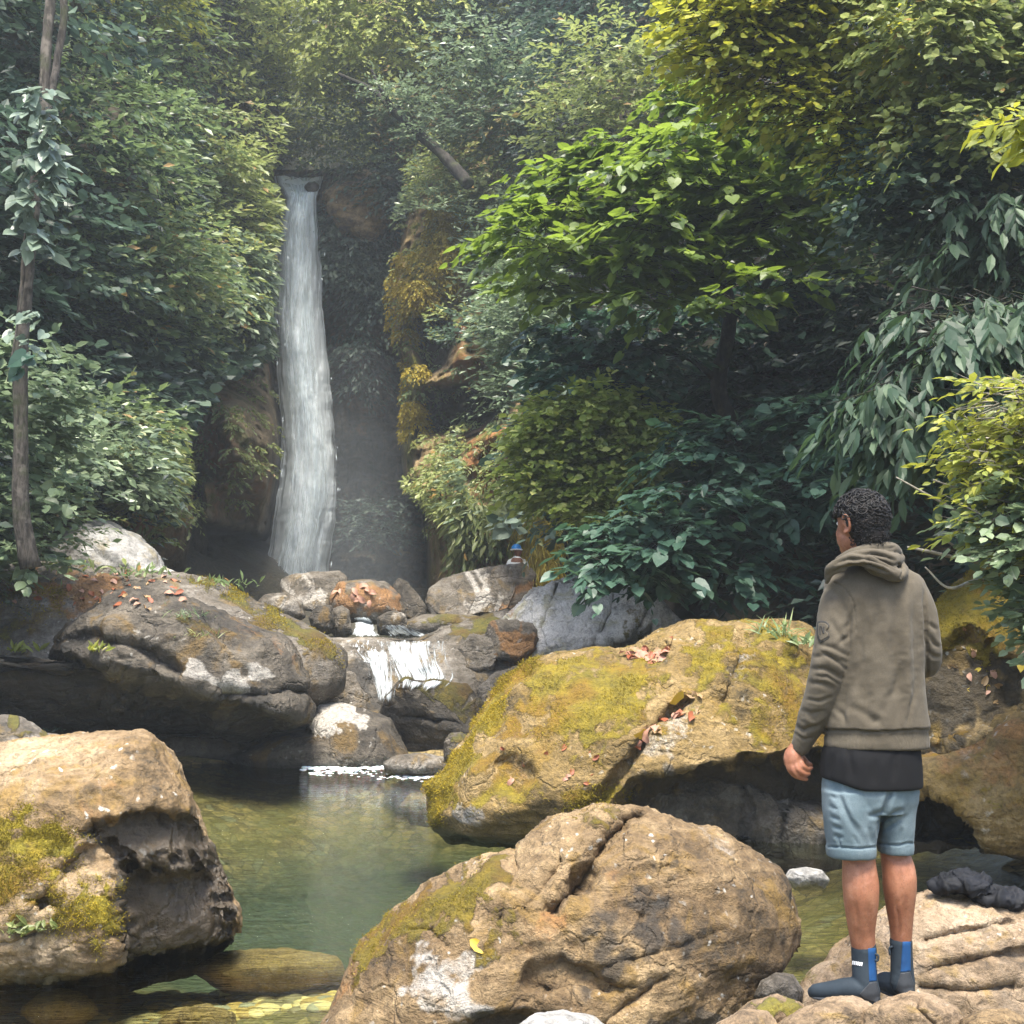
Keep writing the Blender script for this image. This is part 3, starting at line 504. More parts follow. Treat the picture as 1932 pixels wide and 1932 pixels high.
# front left boulder, its face turned from the light painted dark as shade
LH = [(152, 1580), (168, 1562), (212, 1556), (240, 1545), (300, 1543), (350, 1553), (378, 1575), (408, 1620), (432, 1690), (440, 1745), (430, 1800), (330, 1830), (228, 1830), (216, 1740), (212, 1660), (205, 1612), (180, 1600)]
boulder('boulder', 'speckled tan boulder with yellow moss and a shaded hollow painted black in its side', [(-260, 1500), (-160, 1440), (-60, 1420), (0, 1408), (60, 1398), (140, 1393), (200, 1389), (262, 1392), (300, 1412), (335, 1455), (355, 1505), (380, 1560), (400, 1600), (415, 1640), (436, 1690), (446, 1740), (442, 1780), (380, 1830), (240, 1870), (60, 1880), (-120, 1880), (-260, 1800)], 7.3, .95, MR_tan, 7, 2.7, (110, 1640), amp=.045, freq=2.4, ridge=.9, lean=.25,
        dents=[(LH, .15, 10), ([(-400, 1838), (80, 1838), (200, 1815), (460, 1775), (460, 1950), (-400, 1950)], .75, 16), ([(220, 1640), (400, 1640), (430, 1800), (220, 1840)], .26, 34), ([(62, 1690), (100, 1668), (108, 1700), (80, 1712)], .12, 4), ([(105, 1640), (150, 1600), (205, 1590), (212, 1620), (150, 1650), (110, 1665)], .10, 5)],
        cracks=[([(0, 1760), (40, 1755), (75, 1745)], 5, .05)],
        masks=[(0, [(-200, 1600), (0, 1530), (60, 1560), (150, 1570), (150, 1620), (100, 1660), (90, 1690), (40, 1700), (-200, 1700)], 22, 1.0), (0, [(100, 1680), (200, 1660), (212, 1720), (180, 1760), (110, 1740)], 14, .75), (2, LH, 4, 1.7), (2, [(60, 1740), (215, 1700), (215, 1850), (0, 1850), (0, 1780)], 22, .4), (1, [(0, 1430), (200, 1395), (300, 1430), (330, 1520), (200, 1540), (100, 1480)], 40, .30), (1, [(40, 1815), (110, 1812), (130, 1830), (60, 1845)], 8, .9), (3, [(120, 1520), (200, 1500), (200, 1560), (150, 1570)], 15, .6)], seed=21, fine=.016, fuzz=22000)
# big mossy boulder in the middle and the ledges below it
boulder('boulder', 'big ochre mossy boulder with red fallen leaves on its back beside the man', [(818, 1478), (850, 1440), (880, 1395), (915, 1340), (955, 1290), (1000, 1255), (1045, 1232), (1100, 1228), (1160, 1226), (1215, 1215), (1250, 1192), (1300, 1177), (1390, 1171), (1470, 1175), (1525, 1190), (1548, 1225), (1590, 1300), (1640, 1420), (1640, 1520), (1560, 1560), (1330, 1560), (1160, 1580), (1000, 1585), (860, 1580), (832, 1548)], 11.6, 1.5, MR_ochre, 7, 2.5, (1230, 1400), amp=.075, freq=1.6, ridge=.8, lean=.55, strata=(1.0, 2.4, .05),
        dents=[([(1200, 1462), (1260, 1450), (1330, 1440), (1400, 1430), (1520, 1418), (1660, 1420), (1660, 1600), (1150, 1600), (1160, 1520)], .75, 6), ([(960, 1440), (990, 1420), (1040, 1450), (1010, 1490), (970, 1480)], .12, 8), ([(1140, 1240), (1200, 1225), (1260, 1230), (1240, 1275), (1160, 1280)], .15, 14)],
        cracks=[([(1135, 1512), (1170, 1460), (1200, 1425), (1240, 1370), (1290, 1330)], 7, .20), ([(880, 1400), (930, 1340), (985, 1275), (1050, 1240)], 9, .12), ([(1050, 1560), (1135, 1512)], 5, .15), ([(1350, 1330), (1380, 1260), (1400, 1200)], 12, .10)],
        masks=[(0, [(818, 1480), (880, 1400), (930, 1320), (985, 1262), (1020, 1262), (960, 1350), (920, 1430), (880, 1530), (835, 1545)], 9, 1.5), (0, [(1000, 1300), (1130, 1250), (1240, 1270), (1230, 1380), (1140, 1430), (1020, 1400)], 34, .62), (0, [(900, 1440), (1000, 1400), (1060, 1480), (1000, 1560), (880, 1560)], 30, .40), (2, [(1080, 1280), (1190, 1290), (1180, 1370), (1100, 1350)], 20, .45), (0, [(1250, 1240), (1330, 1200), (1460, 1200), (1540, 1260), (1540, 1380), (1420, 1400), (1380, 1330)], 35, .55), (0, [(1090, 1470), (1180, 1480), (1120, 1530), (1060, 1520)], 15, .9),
               (1, [(1195, 1400), (1250, 1345), (1310, 1330), (1300, 1370), (1260, 1430), (1190, 1450)], 14, .75), (1, [(1350, 1330), (1370, 1270), (1400, 1215), (1420, 1230), (1390, 1300)], 8, .8), (1, [(880, 1505), (960, 1500), (1000, 1530), (920, 1550)], 10, .9), (3, [(950, 1400), (1060, 1400), (1090, 1470), (980, 1470)], 25, .6), (2, [(1210, 1462), (1400, 1432), (1660, 1420), (1660, 1600), (1150, 1600)], 10, .75), (2, [(1130, 1290), (1180, 1300), (1160, 1360), (1120, 1350)], 15, .5)], seed=22, fine=.018, fuzz=22000)  # undercut darkened in colour to stand for its shade
boulder('rock_shelf', 'broken grey brown shelf at the water under the big mossy boulder', [(1125, 1520), (1160, 1475), (1200, 1462), (1260, 1478), (1330, 1470), (1400, 1480), (1470, 1500), (1540, 1520), (1580, 1560), (1580, 1640), (1350, 1640), (1120, 1620)], 11.0, .75, MR_mid, 6, 3, (1340, 1560), amp=.08, freq=1.6, ridge=1, strata=(1.2, 2.0, .06), cuts=[(-.3, -.9, .2, .5)], cracks=[([(1250, 1480), (1230, 1600)], 5, .12), ([(1400, 1480), (1390, 1600)], 6, .12), ([(1470, 1500), (1460, 1610)], 5, .12)], masks=[(1, [(1270, 1500), (1400, 1495), (1400, 1560), (1260, 1570)], 20, .5), (0, [(1150, 1490), (1220, 1480), (1200, 1560), (1140, 1560)], 15, .4)], seed=23, cat='rock ledge')
boulder('boulder', 'smooth pale stone at the waterline in front of the mossy boulder', [(960, 1575), (990, 1545), (1040, 1515), (1090, 1500), (1140, 1510), (1170, 1560), (1160, 1610), (1000, 1610)], 10.6, .45, MR_grey, 5, 2.4, amp=.04, freq=2, masks=[(0, [(1060, 1505), (1120, 1505), (1110, 1530), (1060, 1530)], 8, .8)], seed=24)
# right bank
boulder('boulder', 'tall yellow mossy rock overhung by the shrub', [(1740, 1210), (1760, 1145), (1800, 1110), (1850, 1082), (1900, 1052), (1960, 1030), (2150, 1000), (2350, 1100), (2350, 1450), (2000, 1470), (1800, 1460), (1740, 1420), (1728, 1300)], 9.6, 1.3, MR_ochre, 7, 2.6, (1930, 1270), amp=.08, freq=1.7, ridge=.9, lean=.3, strata=(.9, 2, .06), dents=[([(1750, 1225), (1840, 1200), (1932, 1260), (1932, 1330), (1840, 1370), (1750, 1410)], .22, 15)],
        masks=[(0, [(1740, 1130), (1890, 1040), (2000, 1030), (1990, 1210), (1860, 1230), (1750, 1240)], 22, 1.3), (2, [(1750, 1240), (1850, 1220), (1960, 1280), (1900, 1360), (1760, 1400)], 25, .55), (3, [(1800, 1180), (1880, 1190), (1860, 1240), (1800, 1230)], 15, .6)], seed=25, fuzz=6000)
boulder('boulder', 'orange brown rock arching over a dark cave at the waterline', [(1700, 1500), (1730, 1440), (1780, 1420), (1830, 1395), (1880, 1350), (1932, 1310), (2050, 1270), (2300, 1300), (2300, 1620), (1932, 1620), (1840, 1600), (1700, 1600)], 8.9, .8, MR_ochre, 7, 2.8, (1900, 1490), amp=.06, freq=1.9, ridge=1, strata=(.9, 2.5, .06), dents=[([(1690, 1510), (1735, 1490), (1770, 1495), (1800, 1515), (1840, 1548), (1855, 1580), (1840, 1640), (1690, 1640)], 1.1, 5)],
        masks=[(3, [(1740, 1440), (1900, 1350), (1990, 1350), (1960, 1500), (1800, 1490)], 30, .7), (2, [(1690, 1500), (1760, 1493), (1840, 1548), (1855, 1640), (1690, 1640)], 4, 1), (0, [(1850, 1500), (1932, 1480), (1990, 1560), (1880, 1570)], 15, .6), (1, [(1780, 1440), (1830, 1420), (1840, 1470), (1790, 1470)], 12, .6)], seed=26)  # shade of the cave mouth painted over its dent
# near rocks
boulder('boulder', 'large brown veined boulder with a long diagonal cleft in the near pool', [(600, 1950), (640, 1900), (662, 1840), (695, 1775), (735, 1728), (800, 1680), (865, 1637), (930, 1620), (975, 1606), (1005, 1572), (1060, 1535), (1130, 1518), (1200, 1521), (1280, 1548), (1350, 1577), (1415, 1608), (1465, 1645), (1490, 1690), (1501, 1750), (1485, 1815), (1440, 1865), (1400, 1940), (1300, 2040), (1000, 2080), (620, 2060)], 5.75, .72, MR_brown, 7, 2.35, (1080, 1800), amp=.04, freq=3.0, ridge=.9, lean=.3, strata=(1.0, 5, .022),
        dents=[([(985, 1848), (1010, 1815), (1060, 1800), (1105, 1820), (1180, 1855), (1130, 1872), (1040, 1868)], .07, 5), ([(1180, 1930), (1350, 1930), (1440, 1850), (1490, 1790), (1510, 1760), (1520, 1960), (1400, 2100), (1100, 2100)], .30, 10), ([(850, 1932), (930, 1898), (1020, 1895), (1180, 1930), (1100, 2100), (850, 2100)], .10, 8), ([(1180, 1690), (1260, 1660), (1340, 1700), (1300, 1760), (1200, 1770)], .04, 30)],
        cracks=[([(1197, 1550), (1165, 1575), (1140, 1600), (1110, 1650), (1080, 1700), (1048, 1730)], 12, .13), ([(1175, 1570), (1120, 1640), (1075, 1695)], 16, .06), ([(1060, 1640), (1030, 1690), (1000, 1725)], 6, .05), ([(975, 1610), (985, 1660), (960, 1740)], 7, .04), ([(1230, 1840), (1160, 1890), (1100, 1930)], 6, .04), ([(800, 1760), (840, 1760), (870, 1790)], 5, .03), ([(1100, 1830), (1250, 1790), (1330, 1760)], 5, .025)],
        masks=[(0, [(690, 1790), (760, 1715), (860, 1650), (960, 1625), (975, 1680), (900, 1740), (800, 1770), (700, 1860)], 14, .95), (0, [(900, 1760), (990, 1700), (1000, 1780), (930, 1810)], 14, .7), (0, [(1060, 1545), (1130, 1525), (1170, 1545), (1100, 1590)], 10, .5), (1, [(800, 1860), (830, 1800), (870, 1800), (905, 1780), (935, 1800), (900, 1850), (930, 1880), (1020, 1890), (900, 1905), (820, 1890)], 11, 1.0), (1, [(1280, 1555), (1420, 1618), (1460, 1660), (1360, 1620)], 14, .55), (1, [(850, 1645), (960, 1612), (1000, 1580), (1010, 1600), (930, 1640)], 8, .6), (3, [(990, 1740), (1060, 1720), (1090, 1760), (1010, 1800)], 12, .8), (3, [(640, 1900), (680, 1810), (740, 1800), (700, 1880)], 14, .8), (3, [(1130, 1660), (1230, 1640), (1250, 1700), (1150, 1720)], 25, .5),
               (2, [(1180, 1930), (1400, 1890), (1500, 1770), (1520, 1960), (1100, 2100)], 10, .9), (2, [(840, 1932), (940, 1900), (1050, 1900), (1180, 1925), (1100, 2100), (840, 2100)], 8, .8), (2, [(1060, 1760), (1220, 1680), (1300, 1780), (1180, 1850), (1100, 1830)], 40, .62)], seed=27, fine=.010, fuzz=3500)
boulder('boulder', 'pinkish tan boulder carrying the dark wet clothes', [(1440, 1990), (1500, 1880), (1545, 1820), (1590, 1782), (1640, 1740), (1700, 1692), (1765, 1676), (1850, 1682), (1932, 1700), (2050, 1690), (2200, 1760), (2200, 2000), (1950, 2050), (1550, 2050)], 5.55, .42, MR_peb, 7, 2.5, (1790, 1860), amp=.03, freq=3.4, ridge=.9, lean=.35, strata=(.5, 6, .02), cuts=[(.1, -.95, -.2, .72)], cracks=[([(1750, 1778), (1830, 1760), (1900, 1745)], 6, .05), ([(1760, 1830), (1850, 1810), (1932, 1800)], 7, .05), ([(1740, 1860), (1830, 1870), (1900, 1860)], 6, .05)],
        masks=[(2, [(1740, 1800), (1960, 1760), (1960, 1960), (1750, 1900)], 25, .38), (1, [(1700, 1700), (1800, 1690), (1900, 1740), (1800, 1770), (1680, 1760)], 30, .35), (0, [(1500, 1890), (1560, 1820), (1590, 1810), (1560, 1880)], 12, .5)], seed=28, fine=.008)
boulder('boulder', 'rounded tan stone under the heel of the man', [(1600, 1960), (1625, 1905), (1665, 1888), (1720, 1875), (1760, 1878), (1810, 1905), (1840, 1960), (1780, 2010), (1640, 2010)], 4.45, .20, MR_peb, 6, 2.4, amp=.012, freq=6, seed=29, fine=.004, cracks=[([(1740, 1880), (1730, 1905), (1760, 1932)], 4, .02)])
boulder('boulder', 'long tan stone under the toe of the front boot', [(1450, 1990), (1470, 1932), (1510, 1905), (1560, 1884), (1610, 1882), (1650, 1898), (1660, 1940), (1600, 2010), (1500, 2020)], 4.5, .20, MR_peb, 6, 2.4, amp=.012, freq=6, seed=30, fine=.004)
boulder('boulder', 'moss capped small stone below the front boot', [(1370, 1990), (1385, 1920), (1420, 1890), (1465, 1878), (1510, 1895), (1530, 1920), (1510, 1990)], 4.75, .18, MR_peb, 6, 2.3, amp=.012, freq=6, masks=[(0, [(1400, 1885), (1500, 1885), (1520, 1925), (1430, 1925)], 8, 1.2)], seed=31, fine=.004)
boulder('boulder', 'grey rounded stone between the veined boulder and the boots', [(1422, 1880), (1435, 1850), (1465, 1835), (1495, 1840), (1515, 1870), (1510, 1905), (1450, 1910)], 5.3, .18, MR_mid, 5, 2.2, amp=.008, freq=6, seed=32, fine=.004)
boulder('boulder', 'pale flat stone peeking up under the veined boulder', [(930, 2000), (965, 1940), (1010, 1912), (1060, 1908), (1120, 1918), (1160, 1950), (1160, 2000)], 4.7, .18, MR_grey, 5, 2.3, amp=.01, freq=6, seed=33, fine=.004)
boulder('boulder', 'low tan stone at the lower edge beside the veined boulder', [(1330, 1990), (1350, 1930), (1400, 1908), (1445, 1912), (1470, 1940), (1460, 1990)], 4.5, .15, MR_peb, 5, 2.3, amp=.01, freq=6, seed=34, fine=.004)
boulder('boulder', 'dark brown stone in the shade under the clothes boulder', [(1800, 1990), (1815, 1925), (1850, 1908), (1900, 1905), (1940, 1925), (1980, 1990)], 4.3, .15, MR_brown, 5, 2.3, amp=.01, freq=6, seed=35, fine=.004)
boulder('boulder', 'white grey flat stone lying in the shallow water behind the man', [(1478, 1658), (1490, 1642), (1520, 1637), (1550, 1643), (1565, 1660), (1555, 1676), (1500, 1678)], 8.2, .2, MR_grey, 5, 2.4, amp=.012, freq=5, masks=[(2, [(1525, 1650), (1560, 1650), (1560, 1675), (1530, 1672)], 5, .5)], seed=36, fine=.004)
for i, (pl, Y, z0, lb) in enumerate([
        ([(755, 1520), (775, 1498), (815, 1490), (845, 1500), (850, 1540), (820, 1560), (775, 1556)], 12.6, 0, 'brown sunken boulder glimmering under the water by the green tip of the mossy boulder'),
        ([(40, 1905), (75, 1880), (120, 1868), (160, 1880), (185, 1910), (150, 1935), (70, 1935)], 6.1, 0, 'golden brown round stone sunken in the shallows'),
        ([(300, 1930), (330, 1905), (390, 1898), (440, 1915), (450, 1950), (320, 1960)], 5.9, 0, 'olive brown sunken stone close to the veined boulder'),
        ([(360, 1830), (420, 1800), (540, 1790), (640, 1810), (650, 1850), (560, 1880), (420, 1870)], 6.7, 0, 'wide reddish brown flat rock just under the water')]):
    pl = np.array(pl, float); cx, cy = pl.mean(0); d = ray(cx, cy); Yw = (-.17-CAMZ)/d[2]*d[1]
    boulder('sunken_stone', lb, pl, Yw, .2+.1*(i == 3), MR_sunk, 5, 2.2, amp=.02, freq=3, seed=60+i, cat='sunken stone')
# ------------------------------------------------------------------ water
def water_mat(name, tint, bumps):
    t = NT(name); geo = t.n('ShaderNodeNewGeometry'); co = geo.outputs['Position']; h = None
    for sc, rot, k, w in bumps:
        n = t.noise(t.scale(co, sc, (0, 0, rot)), k, 3, .55, .3); n = t.math('MULTIPLY', n, w); h = n if h is None else t.math('ADD', h, n)
    calm = t.ramp(t.noise(co, .5, 3, .5), .35, .65, .35, 1.0)
    nb = t.bump(t.math('MULTIPLY', h, calm), 1.0, .035)
    fr = t.n('ShaderNodeFresnel'); fr.inputs[0].default_value = 1.33; t.put(fr.inputs['Normal'], nb)
    gl = t.n('ShaderNodeBsdfGlossy'); gl.inputs['Roughness'].default_value = .05; t.put(gl.inputs['Normal'], nb)
    tr = t.n('ShaderNodeBsdfTransparent'); tr.inputs[0].default_value = (*tint, 1)
    mx = t.n('ShaderNodeMixShader'); t.t.links.new(t.math('MULTIPLY', fr.outputs[0], 1.25, clamp=True), mx.inputs[0]); t.t.links.new(tr.outputs[0], mx.inputs[1]); t.t.links.new(gl.outputs[0], mx.inputs[2])
    return t.done(mx.outputs[0])
M_water = water_mat('pool_water', (.72, .78, .66), [((.8, 2.2, 1), .2, 4.5, 1.0), ((1.0, 3.0, 1), -.15, 12, .65), ((1, 1, 1), 0, 1.1, .9)])
nx, ny = 80, 60; X, Yg = np.meshgrid(np.linspace(-14, 12, nx), np.linspace(-3, 17, ny))
o = obj('pool_water', mesh_np('pool_water', np.stack([X, Yg, 0*X], -1).reshape(-1, 3), grid_faces(nx, ny)), M_water); o['kind'] = 'structure'

def foam_mat(name, col, s1, s2, lo, hi, sz=(1, 1, 1), trans=.25, edge=.22, ends=False):
    """white water: streaks of foam with gaps that show what is behind"""
    t = NT(name); co = t.coord('UV'); a = t.noise(t.scale(co, s1), 1, 5, .6, .4); b = t.noise(t.scale(co, s2), 1, 3, .55)
    v = t.math('ADD', t.math('MULTIPLY', a, .62), t.math('MULTIPLY', b, .38))
    uv = t.n('ShaderNodeSeparateXYZ'); t.put(uv.inputs[0], co)
    e = t.math('MULTIPLY', t.math('ABSOLUTE', t.math('SUBTRACT', uv.outputs[0], .5)), 2.0)
    v = t.math('SUBTRACT', v, t.ramp(e, .35, 1.0, 0, edge)) if edge else v
    if ends: v = t.math('SUBTRACT', v, t.math('ADD', t.ramp(uv.outputs[1], 0, .10, .3, 0), t.ramp(uv.outputs[1], .82, 1, 0, .3)))
    al = t.ramp(v, lo, hi)
    c = t.mix(t.ramp(v, lo, hi+.22), tuple(.90*x for x in col), col)
    p = t.pbr(c, .45, .5, t.bump(v, .6, .08)); tl = t.n('ShaderNodeBsdfTranslucent'); t.put(tl.inputs[0], col)
    m1 = t.n('ShaderNodeMixShader'); m1.inputs[0].default_value = trans; t.t.links.new(p, m1.inputs[1]); t.t.links.new(tl.outputs[0], m1.inputs[2])
    tr = t.n('ShaderNodeBsdfTransparent'); m2 = t.n('ShaderNodeMixShader'); t.t.links.new(al, m2.inputs[0]); t.t.links.new(tr.outputs[0], m2.inputs[1]); t.t.links.new(m1.outputs[0], m2.inputs[2])
    return t.done(m2.outputs[0])
def set_uv(m, uv):
    l = m.uv_layers.new(name='UVMap'); idx = np.empty(len(m.loops), np.int32); m.loops.foreach_get('vertex_index', idx)
    l.data.foreach_set('uv', np.asarray(uv, np.float32)[idx].ravel())
FL = [(333, 517), (345, 519), (362, 533), (375, 538), (400, 532), (430, 524), (500, 516), (600, 512), (700, 521), (780, 529), (860, 531), (900, 527), (960, 518), (1020, 508), (1080, 494), (1135, 482), (1180, 478)]
FR = [(333, 613), (345, 609), (362, 600), (375, 597), (400, 598), (430, 603), (500, 607), (600, 611), (700, 623), (800, 632), (860, 637), (920, 640), (960, 637), (1020, 628), (1080, 622), (1135, 620), (1180, 622)]
M_fall = foam_mat('falling_water', (.92, .98, 1.0), (10, 4, 1), (48, 10, 1), .12, .40, trans=.45)
M_fall2 = foam_mat('falling_veil', (.84, .93, .96), (14, 5, 1), (60, 16, 1), .40, .66, trans=.45)
fall = empty('waterfall', tuple(P(560, 1150, 38)), 'tall narrow white waterfall dropping from the forest into the ravine', 'waterfall')
for k, (mt, off, w, nm) in enumerate([(M_fall, 0, .97, 'water_column'), (M_fall2, -.35, 1.05, 'water_veil')]):
    nu, nv = 64, 420; s, y = np.meshgrid(np.linspace(0, 1, nu), np.linspace(334, 1175, nv)); l, r = edge(FL, y), edge(FR, y)
    mid, hw = (l+r)/2, (r-l)/2*w; rag = fbm(np.stack([y/26, 0*y+k*7, s*0+(s > .5)*9], -1), 4, k)*3.0*sstep(.3, 1, abs(s-.5)*2); u = mid+(s-.5)*2*hw+rag
    top = np.clip((365-y)/31, 0, 1); Yd = 38+off*np.clip((y-350)/60, 0, 1)-1.0*np.cos((s-.5)*np.pi)*sstep(340, 420, y)+top*1.6-sstep(400, 1100, y)*.9
    q = P(u, y, Yd); q[..., 1] += .28*fbm(q*np.array([2.2, 2.2, .55])+k*5, 5, 4+k); q = q.reshape(-1, 3)
    lo_ = np.array(fall.location); m = mesh_np(nm, q-lo_, grid_faces(nu, nv)[:, ::-1]); set_uv(m, np.stack([s.ravel(), (y.ravel()-334)/840], 1)); obj(nm, m, mt, fall)
# droplets and shreds of spray torn off the column
n = 30; y = 345+RNG.random(n)**.8*790; l, r = edge(FL, y), edge(FR, y); side = RNG.random(n) < .5
w = RNG.normal(0, 1, n); u = np.where(side, l, r)+w*3.2+np.where(RNG.random(n) < .6, (r-l)*RNG.random(n)*.5, 0)*np.where(side, 1, -1)
Yd = 36.6+RNG.normal(0, .35, n)-sstep(400, 1100, y)*.9; c = P(u, y, Yd); L = RNG.uniform(.03, .16, n)[:, None]; wd = RNG.uniform(.008, .02, n)[:, None]
dv = np.stack([RNG.normal(0, .12, n), 0*y, -np.ones(n)], 1)
vv = np.stack([c-dv*L, c+np.array([1, 0, 0])*wd, c+np.array([-.5, .8, 0])*wd, c+np.array([-.5, -.8, 0])*wd, c+dv*L], 1).reshape(-1, 3)
ft = np.array([[0, 1, 2], [0, 2, 3], [0, 3, 1], [4, 2, 1], [4, 3, 2], [4, 1, 3]]); ff = (ft[None]+5*np.arange(n)[:, None, None]).reshape(-1, 3)
t = NT('spray_drops'); M_drop = t.done(t.pbr((.85, .91, .93), .4, .5)); o = obj('spray', mesh_np('spray', vv-np.array(fall.location), ff, False), M_drop, fall); o['kind'] = 'stuff'

# cascade over the ledge, little chute above it
def ribbon(name, mt, rows, parent, n=90, nu=28, sag=.1, rough=.06, seed=0):
    """rows: (y_px, left_px, right_px, Y)"""
    r = spline(rows, n); s = np.linspace(0, 1, nu); S, _ = np.meshgrid(s, r[:, 0]); y = r[:, :1]+0*S; u = r[:, 1:2]*(1-S)+r[:, 2:3]*S; Yd = r[:, 3:4]-sag*np.cos((S-.5)*np.pi)
    q = P(u, y, Yd); q[..., 1] -= rough*fbm(q*np.array([5, 5, 1.6])+seed, 5, seed); q[..., 2] += rough*.5*fbm(q*4+seed, 4, seed+4); q = q.reshape(-1, 3)
    m = mesh_np(name, q-np.array(parent.location), grid_faces(nu, n)[:, ::-1]); t_ = np.linspace(0, 1, n)[:, None]+0*S; set_uv(m, np.stack([S.ravel(), t_.ravel()], 1)); return obj(name, m, mt, parent)
BARE = [[(405, 720), (470, 690), (530, 660), (545, 1010), (360, 1150), (290, 1090), (345, 1010), (350, 900), (352, 830)], [(735, 420), (790, 385), (850, 400), (860, 470), (800, 600), (820, 640), (800, 700), (760, 720), (700, 600)],
        [(780, 640), (900, 640), (990, 730), (960, 800), (850, 800), (790, 900), (740, 900), (740, 700)], [(880, 790), (950, 780), (975, 880), (930, 960), (885, 930), (870, 860)], [(795, 940), (850, 1000), (850, 1130), (780, 1130)]]
NLEAF = [0]
def proj(v):
    d = v-CAMP; fw = d[:, 1]*_c+d[:, 2]*_s; up = -d[:, 1]*_s+d[:, 2]*_c; return 966+FOC*d[:, 0]/fw, 966-FOC*up/fw
def plant(name, label, cat, mat, regs, tpl='far', group=None, stems=(), bark=None, base=None, twigs=False, part='foliage', big=0, width=1.0):
    """regs: dicts(poly, n, dfn, r, per, nl, L, size, ...). One thing: leaves as one part, limbs as another; the `big` nearest leaves singly"""
    frs, tw, cs = [], [], []
    for g in regs:
        c = in_poly(g['poly'], g['n']); Y = g['dfn'](c[:, 0], c[:, 1]) if callable(g['dfn']) else np.full(len(c), float(g['dfn']))
        r = g['r']*RNG.uniform(.65, 1.25, len(c)); Y = Y-g.get('off', .3)*r-RNG.uniform(0, g.get('scat', .6), len(c)); C = P(c[:, 0], c[:, 1], Y); cs.append(C)
        p, d = sprays(C, r, g['per'], g.get('flat', .75), g.get('shell', .5), g.get('back', -.25))
        fr, a, Ls = spray_leaves(p, d, g.get('nl', 7), g.get('L', .5), g['size'], **{k: g[k] for k in ('droop', 'spread', 'upw', 'outw', 'jit', 'var') if k in g})
        if g['dfn'] is d_left or g['dfn'] is d_right:            # keep the walls' own silhouettes beside the fall
            uu, vv_ = proj(fr[0]); jn = 9*fbm(fr[0]*.9, 3, 77); ok = (uu < edge(LEDGE, vv_)-2+jn) if g['dfn'] is d_left else (uu > edge(REDGE, vv_)-4+jn); 
            for pl in (BARE if name not in ('hanging_moss', 'creeper') else ()): ok &= sdpoly(pl, uu, vv_)+jn*1.6 < 0
            fr = sub(fr, ok)
        frs.append(fr)
        if twigs: tw.append((p, a, Ls))
    fr = catf(frs); cs = np.concatenate(cs); NLEAF[0] += len(fr[0])
    loc = base if base is not None else (cs[:, 0].mean(), cs[:, 1].mean(), cs[:, 2].min()-.3); loc = tuple(float(x) for x in loc)
    root = empty(name, loc, label, cat, group)
    if big:
        near = np.argsort(-(fr[4]/fr[0][:, 1])+RNG.random(len(fr[0]))*.004)[:big]; mask = np.ones(len(fr[0]), bool); mask[near] = False
        lm = single_leaf(tpl, mat, width)
        for i in near:
            o = bpy.data.objects.new('leaf', lm); M = Matrix([[*(fr[1][i]*fr[4][i]), 0], [*(fr[2][i]*fr[4][i]), 0], [*(fr[3][i]*fr[4][i]), 0], [0, 0, 0, 1]]).transposed(); M.translation = Vector(fr[0][i]-np.array(loc)); o.matrix_local = M; COL.objects.link(o); o.parent = root
        fr = sub(fr, mask)
    o = obj(part, leaves_mesh(tpl, fr, loc, width), mat, root); o['kind'] = 'stuff'
    if twigs:
        parts = []
        for p, a, Ls in tw:
            e = p+a*Ls; b = p-a*Ls*.5; r0 = .006*np.ones(len(p))
            s = nrmz(np.cross(a, [0, 0, 1.0])); u = np.cross(s, a); q = [b+s*r0[:, None], b-s*r0[:, None]*.5+u*r0[:, None], b-s*r0[:, None]*.5-u*r0[:, None], e]
            parts.append(np.stack(q, 1).reshape(-1, 3))
        v = np.concatenate(parts); k = len(v)//4; f = (np.array([(0, 1, 3), (1, 2, 3), (2, 0, 3)])[None]+4*np.arange(k)[:, None, None]).reshape(-1, 3)
        o = obj('twigs', mesh_np('twigs', v-np.array(loc), f), bark or M_bark, root); o['kind'] = 'stuff'
    for s in stems: limb(s[0], s[1], s[2], root, loc, bark or M_bark, *(s[3:] or ()))
    return root
_sl = {}
def single_leaf(tpl, mat, width=1.0):
    k = (tpl, mat.name, width)
    if k not in _sl:
        v, f = TPL[tpl]; v = v.copy(); v[:, 0] *= width; m = mesh_np('leaf', v, f, False); m.materials.append(mat); _sl[k] = m
    return _sl[k]
def limb(name, pts, radii, parent, loc, mat, seed=0, wob=.25, nseg=None):
    """pts (px, py, Y), radii in metres"""
    p = np.array([P(*q) for q in pts]); k = nseg or len(p)*7; p = spline(p, k); r = np.interp(np.linspace(0, 1, k), np.linspace(0, 1, len(radii)), radii)
    p = p+wob*r[:, None]*np.stack([vnoise(p*1.3/max(r.max(), .05)*.1+s*9+seed, s) for s in (1, 2, 3)], 1)*2
    v, f = tube_arrays(p, r, 9); n = vnormals(v, f); rr = np.concatenate([np.repeat(r, 9), [0, 0]]); v = v+n*(rr*.22*fbm(v/np.maximum(r.mean(), .01)*np.array([.9, .9, .3]), 3, seed))[:, None]
    return obj(name, mesh_np(name, v-np.array(loc), f), mat, parent)

